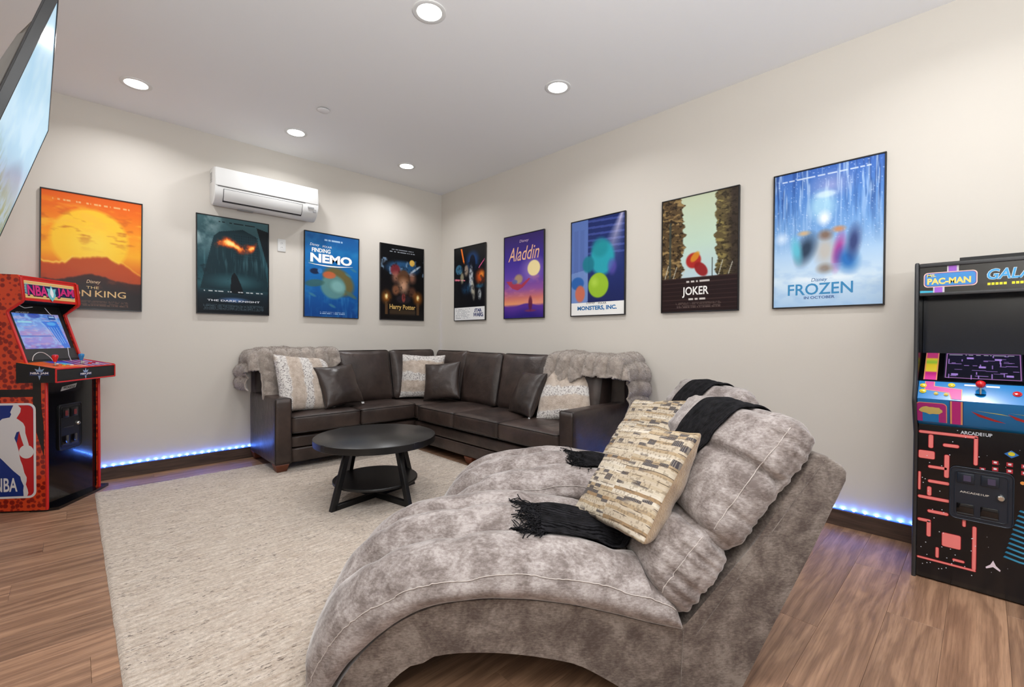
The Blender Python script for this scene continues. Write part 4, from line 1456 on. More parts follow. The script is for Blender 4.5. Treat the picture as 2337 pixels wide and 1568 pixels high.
def chaise(org, label):
    t = empty('chaise_lounge', org, TH, label, 'chaise', 'grey velvet chaise lounges')
    prism('frame', outline, 0.0, CW, MAT['velvet_frame'], t, 0.010, to=to_ch, angle=50)
    for v in (-0.0012, CW + 0.0012):
        tube('frame_seam', [(0.552, v, 0.012), (0.556, v, 0.10), (0.560, v, 0.21)], 0.0012, MAT['seam'] if False else MAT['velvet_frame'], t)
        tube('frame_stitching', [(0.60 + .44 * k / 8, v, 0.20 + .585 * k / 8 - .012) for k in range(9)], 0.0012, MAT['velvet_frame'], t)
    seat_cushion(t, 2.0 if 'near' in label else 7.0)
    back_pad(t, 'lumbar_cushion', 0.012, 0.285, 0.155, 3, 0.060)
    back_pad(t, 'back_cushion', 0.275, 0.772, 0.140, 5, 0.048, True)
    dc = [(a, b - .003) for a, b in a2]
    prism('shade_liner', dc + [(a, b + .0025) for a, b in dc[::-1]], .02, CW - .02, MAT['black_matte'], t, to=to_ch)  # black liner added under the arch to cut bounced light and keep it dark
    for u in (-0.52, 0.66):
        for v in (0.08, CW - 0.08):
            cyl('glide', (u, v, 0.001 if u < 0 else -.0075), 0.02, 0.006, MAT['black_matte'], t, 16)
    return t
ch1 = chaise(P0, 'grey velvet tufted chaise lounge nearest the viewer, its armless back toward the maze arcade cabinet')
P1 = P0 + F2 * 0.885 + R2 * 0.29
ch2 = chaise(P1, 'grey velvet tufted chaise lounge standing between the other chaise and the sofa')

# ---- black knitted throws over the chaise backs, down onto the seats
def seat_top(u, off=0.0):
    T = seam_c
    z = np.interp(u, T[:, 0], T[:, 1])
    return z + 0.058 + off
def black_throw(org, label, v0, v1, seed, end_u, ch):
    from mathutils.bvhtree import BVHTree
    BV, BF = [], []
    for c in ch.children:
        if c.name.split('.')[0] in ('frame', 'seat_cushion', 'lumbar_cushion', 'back_cushion'):
            n0 = len(BV)
            BV += [v.co.copy() for v in c.data.vertices]
            BF += [tuple(i + n0 for i in p.vertices) for p in c.data.polygons]
    bvh = BVHTree.FromPolygons(BV, BF)
    t = empty('knitted_throw', org, TH, label, 'blanket', 'black knitted throws on the chaise lounges')
    def bp(s, n): 
        c = b0 + bd * s + bn * n
        return (c.x, c.z)
    path = [(0.985, 0.385), (1.06, 0.525), (1.135, 0.675), (1.148, 0.735), (1.120, 0.775), (1.06, 0.812), (1.035, 0.835)]
    path += [bp(0.79, 0.03), bp(0.795, 0.09), bp(0.765, 0.155), bp(0.72, 0.195), bp(0.60, 0.206), bp(0.45, 0.20), bp(0.33, 0.18), bp(0.25, 0.205), bp(0.14, 0.222), bp(0.06, 0.20)]
    for u in np.linspace(0.38, end_u, 10): path.append((u, seat_top(u, 0.012)))
    Q = resample(path, 150, 1)
    nv = 44
    vs = []
    for i in range(150):
        f = i / 149
        d = Q[min(i + 1, 149)] - Q[max(i - 1, 0)]
        nrm_ = np.array([-d[1], d[0]]); nrm_ = -nrm_ / (np.linalg.norm(nrm_) + 1e-9)
        if i > 30 and nrm_[1] < 0 and f > .6: nrm_ = -nrm_
        if f < 0.32 and False: pass
        for k in range(nv):
            g = k / (nv - 1)
            spread = 1 + 0.20 * max(0, f - .72) / .28
            shift = -0.05 * max(0, f - .62) / .38
            v = (v0 + v1) / 2 + shift + (g - .5) * (v1 - v0) * spread
            fo = 0.014 * math.sin(g * 25 + 2.5 * noise.noise(Vector((f * 3, seed, 0)))) + 0.008 * noise.noise(Vector((f * 14, g * 5, seed)))
            a = 0.010 + fo * (0.5 if f < .62 else 1.25) * 0.8
            a = max(a, 0.002)
            o_ = Vector((nrm_[0], 0, nrm_[1]))
            base_p = Vector((Q[i, 0], v, Q[i, 1]))
            hit = bvh.ray_cast(base_p + o_ * 0.16, -o_, 0.34)
            if hit[0] is not None:
                base_p = hit[0]
            p_ = base_p + o_ * (0.005 + a * 0.8)
            vs.append([p_.x, v + 0.006 * noise.noise(Vector((f * 9, g * 3, seed + 5))), p_.z])
    A = np.array(vs).reshape(150, nv, 3)
    for _ in range(6):
        A[1:-1] = A[1:-1] * .5 + (A[:-2] + A[2:]) * .25
        A[:, 1:-1] = A[:, 1:-1] * .6 + (A[:, :-2] + A[:, 2:]) * .2
    for i in range(150):
        for k in range(nv):
            p_ = Vector(A[i, k]); h = bvh.find_nearest(p_)
            if h[0] is not None and (p_ - h[0]).dot(h[1]) < 0.004:
                A[i, k] = h[0] + h[1] * 0.005
    vs = [tuple(q) for q in A.reshape(-1, 3)]
    fs = []
    for i in range(149):
        for k in range(nv - 1):
            fs.append((i * nv + k, i * nv + k + 1, (i + 1) * nv + k + 1, (i + 1) * nv + k))
    o = obj('cloth', vs, fs, MAT['knit'], t, True, None)
    md = o.modifiers.new('thick', 'SOLIDIFY'); md.thickness = 0.006; md.offset = 0
    # fringe: twisted strings at both ends
    V, F_ = [], []
    g = random.Random(seed)
    for endi, n_ in ((149, 240), (0, 70)):
        for k in range(n_):
            b = Vector(vs[endi * nv + int(g.random() * (nv - 1))])
            pts = [b]
            L = g.uniform(0.06, 0.13)
            if endi:
                ang = g.gauss(0, 0.65)
                dx, dy = -math.cos(ang), math.sin(ang)
                for q in range(1, 7):
                    ang2 = ang + 0.9 * math.sin(q * 1.1 + k) * 0.6
                    x = pts[-1].x - math.cos(ang2) * L / 6
                    y = pts[-1].y + math.sin(ang2) * L / 6
                    hz_ = bvh.ray_cast(Vector((x, y, 0.9)), Vector((0, 0, -1)))
                    zt = hz_[0].z if hz_[0] is not None else seat_top(x)
                    pts.append(Vector((x, y, zt + 0.004 + 0.010 * g.random())))
            else:
                for q in range(1, 6):
                    pts.append(pts[-1] + Vector((-0.006 + g.gauss(0, .004), g.gauss(0, 0.005), -L / 5)))
            a_, f_ = tube_data(pts, 0.0022, False, 4)
            n0 = len(V)
            V += a_
            F_ += [tuple(i + n0 for i in f) for f in f_]
    fr = obj('fringe', V, F_, MAT['knit'], t, True, None)
    fr['kind'] = 'stuff'
    return t
black_throw(P0, 'black fringed knitted throw over the back and seat of the nearer chaise lounge', 0.25, 0.54, 3, 0.12, ch1)
black_throw(P1, 'black fringed knitted throw over the back and seat of the farther chaise lounge', 0.25, 0.54, 8, 0.14, ch2)

# ---- patterned pillows on the chaises
def woven():
    t = NT('woven_print')
    v = t.coord()
    sx = t.n('ShaderNodeSeparateXYZ'); t.l(v, sx.inputs[0])
    warp = t.noise(v, 3.5, 3, 0.5)
    z = t.n('ShaderNodeMath', _operation='MULTIPLY_ADD'); t.l(warp, z.inputs[0]); z.inputs[1].default_value = 0.035; t.l(sx.outputs[2], z.inputs[2])
    x = t.n('ShaderNodeMath', _operation='MULTIPLY_ADD'); t.l(warp, x.inputs[0]); x.inputs[1].default_value = 0.02; t.l(sx.outputs[0], x.inputs[2])
    def rowtex(sxm, szm, seed, thr):
        c = t.n('ShaderNodeCombineXYZ')
        m1 = t.n('ShaderNodeMath', _operation='MULTIPLY'); t.l(x.outputs[0], m1.inputs[0]); m1.inputs[1].default_value = sxm
        m2 = t.n('ShaderNodeMath', _operation='MULTIPLY'); t.l(z.outputs[0], m2.inputs[0]); m2.inputs[1].default_value = szm
        fl_ = t.n('ShaderNodeMath', _operation='FLOOR'); t.l(m2.outputs[0], fl_.inputs[0])
        f1 = t.n('ShaderNodeMath', _operation='FLOOR'); t.l(m1.outputs[0], f1.inputs[0])
        t.l(f1.outputs[0], c.inputs[0]); t.l(fl_.outputs[0], c.inputs[1]); c.inputs[2].default_value = seed
        wn = t.n('ShaderNodeTexWhiteNoise', _noise_dimensions='3D'); t.l(c.outputs[0], wn.inputs['Vector'])
        return wn.outputs['Value'], fl_.outputs[0]
    rows, fl_ = rowtex(0.001, 74, 1.0, 0)
    cell, _ = rowtex(24, 74, 5.0, 0)
    fine, _ = rowtex(140, 124, 9.0, 0)
    basec = t.ramp(rows, [(0.0, srgb((192, 178, 158))), (0.28, srgb((172, 151, 122))), (0.42, srgb((206, 196, 180))), (0.62, srgb((184, 168, 144))), (0.76, srgb((200, 188, 168))), (0.93, srgb((154, 128, 98)))], 'CONSTANT')
    dark = t.ramp(cell, [(0.0, (0, 0, 0, 1)), (0.72, (1, 1, 1, 1))], 'CONSTANT')
    band = t.ramp(t.noise(t.coord((1.5, 1, 9)), 1.6, 2), [(0.45, (0, 0, 0, 1)), (0.5, (1, 1, 1, 1))])
    mk = t.n('ShaderNodeMath', _operation='MULTIPLY'); t.l(dark, mk.inputs[0]); t.l(band, mk.inputs[1])
    hs = t.n('ShaderNodeMath', _operation='MULTIPLY'); t.l(x.outputs[0], hs.inputs[0]); hs.inputs[1].default_value = 900
    hn = t.n('ShaderNodeMath', _operation='SINE'); t.l(hs.outputs[0], hn.inputs[0])
    hc = t.ramp(hn.outputs[0], [(0.35, srgb((74, 70, 74))), (0.6, srgb((128, 120, 112)))])
    c = t.mix(mk.outputs[0], basec, hc)
    fd = t.ramp(fine, [(0.0, (0, 0, 0, 1)), (0.80, (1, 1, 1, 1))], 'CONSTANT')
    c = t.mix(t.mix(1.0, fd, (0.45, 0.45, 0.45, 1), 'MULTIPLY'), c, srgb((118, 104, 88)))
    lines = t.n('ShaderNodeMath', _operation='MULTIPLY'); t.l(z.outputs[0], lines.inputs[0]); lines.inputs[1].default_value = 31 * 2 * PI
    sn = t.n('ShaderNodeMath', _operation='SINE'); t.l(lines.outputs[0], sn.inputs[0])
    ln = t.ramp(sn.outputs[0], [(0.955, (0, 0, 0, 1)), (0.985, (1, 1, 1, 1))])
    brk = t.ramp(t.noise(v, 14, 3), [(0.45, (0, 0, 0, 1)), (0.52, (1, 1, 1, 1))])
    c = t.mix(t.mix(1.0, ln, brk, 'MULTIPLY'), c, srgb((84, 72, 62)))
    t.base(c)
    t.set(Roughness=0.9)
    t.b.inputs['Specular IOR Level'].default_value = 0.15
    t.nrm(t.bump(t.noise(t.coord((120, 120, 160)), 1.0, 2), 0.35, 0.004))
    return t.m
MAT['woven'] = woven()
pn = pillow((-1.895, -4.03, 0.632), -115.5, 40, 8, 0.46, 0.18, [MAT['woven'], MAT['suede']], 'cream and brown woven stripe pillow on the nearer chaise lounge',
       'woven stripe pillows on the chaise lounges', 7, None, None, 0.008, 0.05, split=0.22)
dl = F2 * 0.885 + R2 * 0.29
pillow((-1.895 + dl.x, -4.03 + dl.y, 0.632), -115.5, 40, 8, 0.46, 0.18, [MAT['woven'], MAT['suede']], 'cream and brown woven stripe pillow on the farther chaise lounge, half hidden',
       'woven stripe pillows on the chaise lounges', 9, None, None, 0.008, 0.05, split=0.22)

# ================================================================== ARCADE CABINETS
def side_to(a, b, x): return (x, a, b)
def splate(name, poly, x, th, mat, parent):
    return prism(name, poly, x - th, x, mat, parent)
def coin_door(t, x0, z0, x1, z1, y, sticker, light):
    cx, cz = (x0 + x1) / 2, (z0 + z1) / 2
    w, h = x1 - x0, z1 - z0
    body = simple('coin_door_paint', (28, 36, 48) if light else (17, 17, 19), 0.3)
    d = plate('coin_door', roundrect(x0, z0, x1, z1, 0.026), y - .008, .008, body, t)
    bm = bmesh.new()
    for k, (ins, dy) in enumerate(((0.002, .011), (0.018, .011))):
        pts = [(a, y - dy + .002, b) for a, b in roundrect(x0 + ins, z0 + ins, x1 - ins, z1 - ins, 0.024 - ins * .4)]
        tube('door_rim', pts, 0.0032 if k == 0 else 0.0022, body, d, True)
    for sx in (-1, 1):
        px = cx + sx * w * .19 - w * .05
        pz = cz + h * .30
        b_ = box('coin_slot', (px - w * .14, y - .016, pz - h * .095), (px + w * .14, y - .007, pz + h * .095), body, d, 0.003)
        box('slot_light', (px - w * .045 + .002, y - .0172, pz - h * .055), (px + w * .085, y - .0158, pz + h * .055), ink((70, 62, 88)) if light else ink((110, 34, 34)), b_)
        pz = cz - h * .28
        b_ = box('coin_return', (px - w * .14, y - .012, pz - h * .10), (px + w * .14, y - .007, pz + h * .09), MAT['black_gloss'], d, 0.003)
        box('return_lip', (px - w * .13, y - .016, pz - h * .105), (px + w * .13, y - .010, pz - h * .085), MAT['dark_plastic'], b_, 0.001)
    lathe('lock', [(0.0001, .014), (.010, .014), (.014, .010), (.016, .003), (.016, 0)], (cx + w * .31, y - .008, cz + h * .03), MAT['metal'], d, 24, axis='Y')
    if sticker:
        text('ARCADE1UP', cx - w * .10, cz + h * .03, w * .46, h * .035, ink((206, 200, 190)), d, y=y - .0088, bold=.02)
    else:
        box('coin_tray_bar', (cx - w * .30, y - .012, cz - h * .02), (cx + w * .12, y - .007, cz - h * .005), MAT['dark_plastic'], d, 0.001)
    return d
def joystick(name, p, mat, parent, ball=True, n=(0, 0, 1), h=0.05):
    j = lathe(name, [(0.0001, 0.0015), (0.017, 0.0015), (0.019, 0)], p, MAT['black_gloss'], parent, 24)
    cyl('shaft', (p[0], p[1], p[2] + h / 2), 0.0045, h, MAT['metal'], j, 12)
    if ball:
        prof = [(0.0001, h - .002)] + [(0.0175 * math.cos(a), h + 0.0165 + 0.0175 * math.sin(a)) for a in np.linspace(-1.4, 1.5, 14)] + [(0.0001, h + .034)]
        lathe('ball_top', prof, p, mat, j, 28)
    else:
        prof = [(0.0001, h - .022), (.009, h - .022), (.011, h - .010), (.017, h + .008), (.0185, h + .018), (.014, h + .026), (0.0001, h + .029)]
        lathe('bat_top', prof, p, mat, j, 28)
    return j
def button(p, col, parent, r=0.014, slope=0.0, name='push_button'):
    b = lathe(name, [(0.0001, 0.007), (r * .7, 0.0065), (r * .74, 0.004), (r, 0.004), (r, 0.0)], p, ink(col, .25), parent, 24)
    return b
HW = 0.2385
# ---------------------------------------------------------------- basketball cabinet
t = empty('arcade_cabinet', (-3.518, -0.4445, 0), R(53.7), 'orange pebbled arcade cabinet with two joysticks in the left corner, under the sunset poster', 'arcade cabinet')
def ballskin():
    m = NT('basketball_print')
    v = m.coord()
    vo = m.n('ShaderNodeTexVoronoi', _feature='F1')
    vo.inputs['Scale'].default_value = 31
    vo.inputs['Randomness'].default_value = 0.62
    m.l(v, vo.inputs['Vector'])
    dots = m.ramp(vo.outputs['Distance'], [(0.36, srgb((140, 26, 14))), (0.46, srgb((156, 34, 18))), (0.53, srgb((222, 70, 28)))])
    m.base(m.mix(0.25, dots, m.ramp(m.noise(v, 4, 3), [(0.3, (.8, .5, .4, 1)), (0.7, (1, 1, 1, 1))]), 'MULTIPLY'))
    m.set(Roughness=0.22)
    m.b.inputs['Coat Weight'].default_value = 0.3
    return m.m
MAT['ballskin'] = ballskin()
prof = [(0, 0.012), (0, .90), (.08, .97), (.118, 1.00), (.205, 1.270), (.226, 1.335), (.222, 1.352), (.140, 1.412), (.131, 1.428), (.148, 1.578), (.160, 1.592), (.44, 1.60), (.44, 0.012)]
for sx in (-1, 1):
    a, b = (-HW, -HW + .016) if sx < 0 else (HW - .016, HW)
    o = prism('side_panel', prof, a, b, [MAT['ballskin'], MAT['red']], t, 0.0, True)
    lin = [(.012, .03), (.012, .90), (.09, .965), (.128, 1.00), (.214, 1.268), (.236, 1.342), (.15, 1.418), (.165, 1.57), (.42, 1.58), (.42, .03)]
    c_ = -HW + .0165 if sx < 0 else HW - .0185
    prism('side_liner', lin, c_, c_ + .002, MAT['black'], t)
    # moulding along the front edge
    tube('edge_moulding', [((a + b) / 2, y_ - (.0015 if y_ < .3 else 0), z_) for y_, z_ in prof[:10]], 0.0095, MAT['red'], o, False, 8)
bx = HW - .018
box('lower_panel', (-bx, 0.016, 0.018), (bx, 0.028, 0.875), MAT['black_gloss'], t)
box('back_panel', (-bx, 0.425, 0.018), (bx, 0.437, 1.58), MAT['black'], t)
prism('top_panel', [(.150, 1.578), (.150, 1.590), (.43, 1.597), (.43, 1.585)], -bx, bx, MAT['red'], t)
plate('base_plate', [(-.236, .0), (-.205, -.054), (.15, -.036), (.312, -.012), (.312, .10), (-.236, .10)], 0.0, 0.020, MAT['black_gloss'], t, to=lambda a, b, x: (a, b, x))
coin_door(t, -.122, .379, .078, .702, .016, False, False)
plate('maker_badge', [(-.096, .796), (.032, .812), (.046, .842), (-.082, .826)], .0135, .002, ink((196, 194, 190)), t)
text('ARCADE1UP', -.025, .819, .105, .017, ink((20, 20, 20)), t, y=.0128, bold=.03, shear=.3)
# control deck
DW = HW + .03
dk = prism('control_deck', [(-.088, .872), (-.088, .958), (-.083, .966), (.146, 1.006), (.146, .872)], -DW, DW, MAT['black_matte'], t)
for z in (.874, .962):
    tube('red_edging', [(-DW, -.089, z), (DW, -.089, z)], 0.005, MAT['red'], dk, False, 8)
for sx in (-1, 1):
    tube('red_edging', [(sx * DW, -.089, .872), (sx * DW, -.089, .964)], 0.005, MAT['red'], dk, False, 8)
tube('red_edging', [(DW, -.086, .967), (DW, .146, 1.007)], 0.004, MAT['red'], dk, False, 8)
P = Paint(150, 70, 2 * DW - .012, .226)
P.vgrad([(0, (70, 60, 170)), (1, (60, 50, 150))])
P.over(np.clip((P.x * 1.4 - P.y * .4 < .42) * 1.0, 0, 1), (226, 96, 30))
P.over(np.clip(1 - abs(P.x - .33 - .12 * P.y) * 30, 0, 1), (240, 210, 190))
P.over((((P.x * 9 + P.y * 1.2) % 1 < .35) & (P.x > .45)).astype(float) * .8, (190, 30, 60))
P.over((((P.x * 9 + P.y * 1.2) % 1 > .75) & (P.x > .5)).astype(float) * .8, (226, 214, 220))
P.blob(.45, .3, .2, .3, (40, 60, 200), .8, .5)
P.blob(.44, .5, .07, .25, (90, 190, 220), .9, .4)
def deck_map(X, Z, w=0.226):
    f = Z / w
    return np.stack([X, -.083 + .229 * f, .966 + .040 * f + .0012], 1)
P.build('deck_art', MAT['print'], dk, to=deck_map)
def dz(y_): return .966 + .040 * (y_ + .083) / .229 + .001
for x, col in ((-.165, 'red_ball'), (.06, 'blue_ball')):
    joystick('joystick', (x, -.005, dz(-.005)), MAT[col], dk, False, h=.048)
for x, y_, c_ in ((-.115, -.02, (226, 196, 60)), (-.082, .0, (70, 190, 215)), (-.10, .035, (230, 228, 226)), (-.06, -.03, (230, 228, 226)),
                  (.115, -.02, (206, 40, 44)), (.150, .0, (206, 40, 44)), (.13, .035, (190, 214, 190)), (.175, -.03, (216, 220, 210)), (.20, .01, (206, 40, 44))):
    button((x, y_, dz(y_)), c_, dk, .012)
def jam_badge(par, cx, cz, w, y, M=None):
    def m(p): return p
    h = w * .55
    for nm, poly, c_, dy in (('badge_star', [(0, .95), (.12, .45), (.5, .62), (.3, .22), (.5, -.25), (.15, -.3), (0, -.95), (-.15, -.3), (-.5, -.25), (-.3, .22), (-.5, .62), (-.12, .45)], (150, 170, 205), 0.0006),
                            ('badge_bar', [(-1, .2), (1, .2), (1, -.32), (-1, -.32)], (36, 50, 96), 0.0012)):
        pts = [(cx + a * w / 2, cz + b * h / 1.3) for a, b in poly]
        if M is None: plate(nm, pts, y - dy, .0005, ink(c_), par)
        else: splate(nm, pts, y - dy + .0005, .0005, ink(c_), par)
    if M is None:
        text('NBA JAM', cx, cz - h * .04, w * .92, h * .28, ink((236, 226, 226)), par, y=y - .002, bold=.03)
    else:
        text('NBA JAM', 0, 0, w * .92, h * .28, ink((236, 226, 226)), par, y=0, bold=.03, M=M)
jam_badge(dk, -.018, .916, .105, -.0885)
Ms = Matrix(((0, 1, 0, -DW - .0022), (-1, 0, 0, .008), (0, 0, 1, .934), (0, 0, 0, 1)))
jam_badge(dk, .008, .936, .115, -DW - .0004, Ms)
# screen, bezel, hood
def strip(name, p, q, x0, x1, th, mat, parent):
    """flat panel whose section runs from p to q in the y-z plane"""
    d = Vector((q[0] - p[0], q[1] - p[1])); n_ = Vector((d.y, -d.x)).normalized() * th
    return prism(name, [p, q, (q[0] + n_.x, q[1] + n_.y), (p[0] + n_.x, p[1] + n_.y)], x0, x1, mat, parent)
strip('bezel', (.120, .985), (.262, 1.40), -bx, bx, .006, MAT['black_matte'], t)
strip('hood_underside', (.262, 1.40), (.140, 1.424), -bx, bx, .006, MAT['black'], t)
P = Paint(120, 92, .37, .262)
P.vgrad([(0, (70, 120, 200)), (.4, (120, 150, 220)), (.55, (160, 140, 200)), (.8, (150, 140, 210)), (1, (120, 110, 190))])
n = P.fbm(9, 14, 4, 3)
P.over(np.clip((n - .45) * 4, 0, 1) * .6, (150, 200, 240))
P.over(np.clip((P.fbm(5, 22, 3, 9) - .55) * 6, 0, 1) * .5, (206, 160, 190))
P.rect(.05, .22, .34, .27, (150, 220, 230), .8, .02)
P.rect(.0, .62, .72, .66, (60, 100, 190), .6, .02)
P.poly([(.55, .22), (.9, .2), (1, .98), (.86, 1), (.62, .35)], (30, 100, 210), .75)
for k in range(5): P.poly([(.60 + k * .06, .38), (.615 + k * .06, .38), (.73 + k * .05, .86), (.715 + k * .05, .86)], (150, 200, 240), .7)
P.blob(.76, .28, .12, .06, (90, 170, 235), .9, .3)
P.blob(.44, .05, .16, .09, (30, 60, 160), .8, .3)
P.blob(.2, .04, .06, .07, (30, 60, 160), .7, .3)
P.rect(.74, .03, .9, .16, (20, 60, 130), .8, .01); P.rect(.76, .06, .88, .1, (170, 210, 240), .8, .01)
bd_ = (Vector((.262, 1.40)) - Vector((.120, .985))).normalized()
def scr_map(X, Z):
    s_ = .115 + Z
    return np.stack([X, .120 + bd_.x * s_ - .0008, .985 + bd_.y * s_ + .0003], 1)
sc_ = P.build('screen', MAT['screen'], t, to=scr_map)
tag(sc_, 'lit bluish game screen')
strip('lower_bezel', (.119 + .012, .984 + .035), (.119 + .038, .984 + .110), -bx + .002, bx - .002, -.002, MAT['dark_plastic'], t)
# marquee
strip('marquee_box', (.137, 1.424), (.153, 1.583), -bx, bx, .02, MAT['red'], t)
P = Paint(180, 62, 2 * bx - .03, .120)
P.vgrad([(0, (214, 150, 80)), (.12, (226, 180, 110)), (.3, (90, 40, 60)), (.7, (40, 60, 120)), (.8, (226, 190, 120)), (1, (206, 140, 70))])
for k in range(7):
    P.rect(0, .0 + k * .15, 1, .05 + k * .15, (238, 216, 160), .8, .02)
P.rect(.02, .2, .97, .78, (24, 40, 86), .92, .02)
P.blob(.04, .45, .05, .4, (140, 200, 200), .7, .4); P.blob(.95, .5, .05, .4, (90, 130, 190), .7, .4)
mv = (Vector((.153, 1.583)) - Vector((.137, 1.424))).normalized()
def mq_map(X, Z):
    s_ = .017 + Z
    return np.stack([X, .137 + mv.x * s_ - .001, 1.424 + mv.y * s_], 1)
mq = P.build('marquee', MAT['print'], t, to=mq_map)
Mm = Matrix.Translation((0, .137 - .0022, 1.424)) @ Matrix.Rotation(-math.atan2(mv.x, mv.y), 4, 'X')
for cx, s_, w in ((-.108, 'NBA', .165), (.122, 'JAM', .155)):
    text(s_, cx + .003, .070, w, .076, ink((24, 16, 50)), mq, y=-.0004, bold=.06, M=Mm)
    text(s_, cx, .074, w - .006, .072, ink((206, 36, 120)), mq, y=-.0012, bold=.035, M=Mm)
for poly, c_, dy in (([(0, .125), (.012, .095), (.04, .10), (.03, .07), (.034, .05), (.02, .03), (0, .005), (-.02, .03), (-.034, .05), (-.03, .07), (-.04, .10), (-.012, .095)], (110, 190, 200), .0018),
                     ([(0, .105), (.012, .08), (.016, .06), (.008, .035), (-.002, .035), (-.014, .06), (-.010, .085)], (236, 236, 240), .0026)):
    vs = [tuple(Mm @ Vector((a, -dy, b))) for a, b in poly]
    obj('emblem', vs, [tuple(range(len(vs)))], ink(c_), mq, False)
# thin white arc tubes over the deck and under the hood
for pts in ([(-.205, .10, 1.015), (-.20, .10, 1.05), (-.165, .10, 1.072), (-.12, .10, 1.07), (-.085, .09, 1.04), (-.06, .085, 1.005)],
            [(.10, .09, 1.0), (.092, .10, 1.04), (.102, .115, 1.10)],
            [(-.20, .19, 1.395), (-.15, .19, 1.375), (-.09, .19, 1.385)], [(.02, .20, 1.385), (.055, .20, 1.35), (.085, .20, 1.33)]):
    tube('white_arc', resample(pts, 16, 1), 0.0022, MAT['white_plastic'], t)
text('ARCADE1UP', -.125, 1.345, .10, .014, ink((150, 150, 156)), t, y=.225, bold=.02)
# league logo on the left side
xs = -HW
sil = [(0.185, 0.721), (0.158, 0.721), (0.141, 0.701), (0.145, 0.674), (0.168, 0.634), (0.151, 0.621), (0.129, 0.602), (0.118, 0.577), (0.116, 0.534), (0.105, 0.491), (0.096, 0.453), (0.126, 0.451), (0.138, 0.491), (0.148, 0.529), (0.151, 0.547), (0.168, 0.541), (0.181, 0.502), (0.168, 0.467), (0.158, 0.424), (0.147, 0.356), (0.134, 0.318), (0.124, 0.268), (0.11, 0.237), (0.111, 0.212), (0.116, 0.19), (0.105, 0.156), (0.101, 0.131), (0.108, 0.112), (0.129, 0.113), (0.131, 0.151), (0.128, 0.181), (0.143, 0.219), (0.148, 0.244), (0.188, 0.283), (0.221, 0.321), (0.247, 0.352), (0.269, 0.376), (0.306, 0.434), (0.314, 0.483), (0.299, 0.569), (0.267, 0.617), (0.251, 0.632), (0.207, 0.641), (0.198, 0.662), (0.204, 0.675), (0.196, 0.696)]
dec = tag(splate('black_band', [(.436, .776), (.028, .776), (.028, .826), (.436, .826)], xs - .0003, .0004, ink((26, 24, 22)), t))
splate('black_band', [(.072, .874), (.024, .874), (.022, .706), (.009, .581), (.009, .376), (.053, .539), (.054, .675), (.072, .725)], xs - .0008, .0004, ink((26, 24, 22)), t)
def side_round(y0, z0, y1, z1, r): return roundrect(y0, z0, y1, z1, r)
lg = splate('league_logo', side_round(.055, .098, .365, .735, .045), xs - .0013, .0005, ink((232, 230, 230)), t)
splate('blue_field', side_round(.069, .112, .351, .721, .033), xs - .0019, .0004, ink((10, 46, 128)), lg)
redp = [(0.180, 0.7205)] + roundrect(.069, .112, .351, .721, .033)[:7][::-1][-7:] 
redp = [(.19, .7205), (.102, .7205), (.082, .712), (.071, .695), (.0695, .68), (.0695, .15), (.073, .13), (.085, .117), (.105, .1125), (.116, .19), (.124, .268), (.147, .356), (.168, .467), (.15, .56), (.168, .634), (.16, .68)]
splate('red_field', redp, xs - .0024, .0004, ink((196, 24, 30)), lg)
splate('player_figure', sil, xs - .0029, .0004, ink((226, 224, 224)), lg)
splate('ball', [(.111 + .0435 * math.cos(a), .409 + .045 * math.sin(a)) for a in np.linspace(0, 2 * PI, 28)[:-1]], xs - .0029, .0004, ink((226, 224, 224)), lg)
Ml = Matrix(((0, 1, 0, xs - .0036), (-1, 0, 0, .232), (0, 0, 1, .190), (0, 0, 0, 1)))
text('NBA', 0, 0, .135, .092, ink((232, 230, 230)), lg, y=0, bold=.02, M=Ml)

# ---------------------------------------------------------------- maze cabinet
t = empty('arcade_cabinet', (-0.48, -5.0105, 0), R(-90), 'black arcade cabinet with blue control deck and pink bars on its front', 'arcade cabinet')
prof = [(0, 0.0), (0, .72), (-.045, .79), (-.095, .885), (-.097, .905), (-.06, .985), (-.045, 1.06), (-.05, 1.30), (-.058, 1.548), (-.05, 1.560), (.43, 1.585), (.44, 1.58), (.44, 0.0)]
for sx in (-1, 1):
    a, b = (-HW, -HW + .016) if sx < 0 else (HW - .016, HW)
    o = prism('side_panel', prof, a, b, [MAT['black'], MAT['dark_plastic']], t, 0.0, True)
    tube('edge_moulding', [((a + b) / 2, y_, z_) for y_, z_ in prof[:10]], 0.0088, MAT['dark_plastic'], o, False, 8)
box('lower_panel', (-bx, 0.004, 0.008), (bx, 0.018, 0.772), MAT['black_gloss'], t)
prism('top_panel', [(-.048, 1.548), (-.048, 1.560), (.43, 1.582), (.43, 1.57)], -bx, bx, MAT['black'], t)
box('back_panel', (-bx, 0.425, 0.01), (bx, 0.437, 1.57), MAT['black'], t)
BLUE = (16, 124, 196)
dk = prism('control_deck', [(-.002, .770), (-.03, .788), (-.082, .905), (-.074, .914), (.0, .984), (.04, .984), (.04, .770)], -bx, bx, ink(BLUE, .2), t)
tag(dk, 'bright blue control deck')
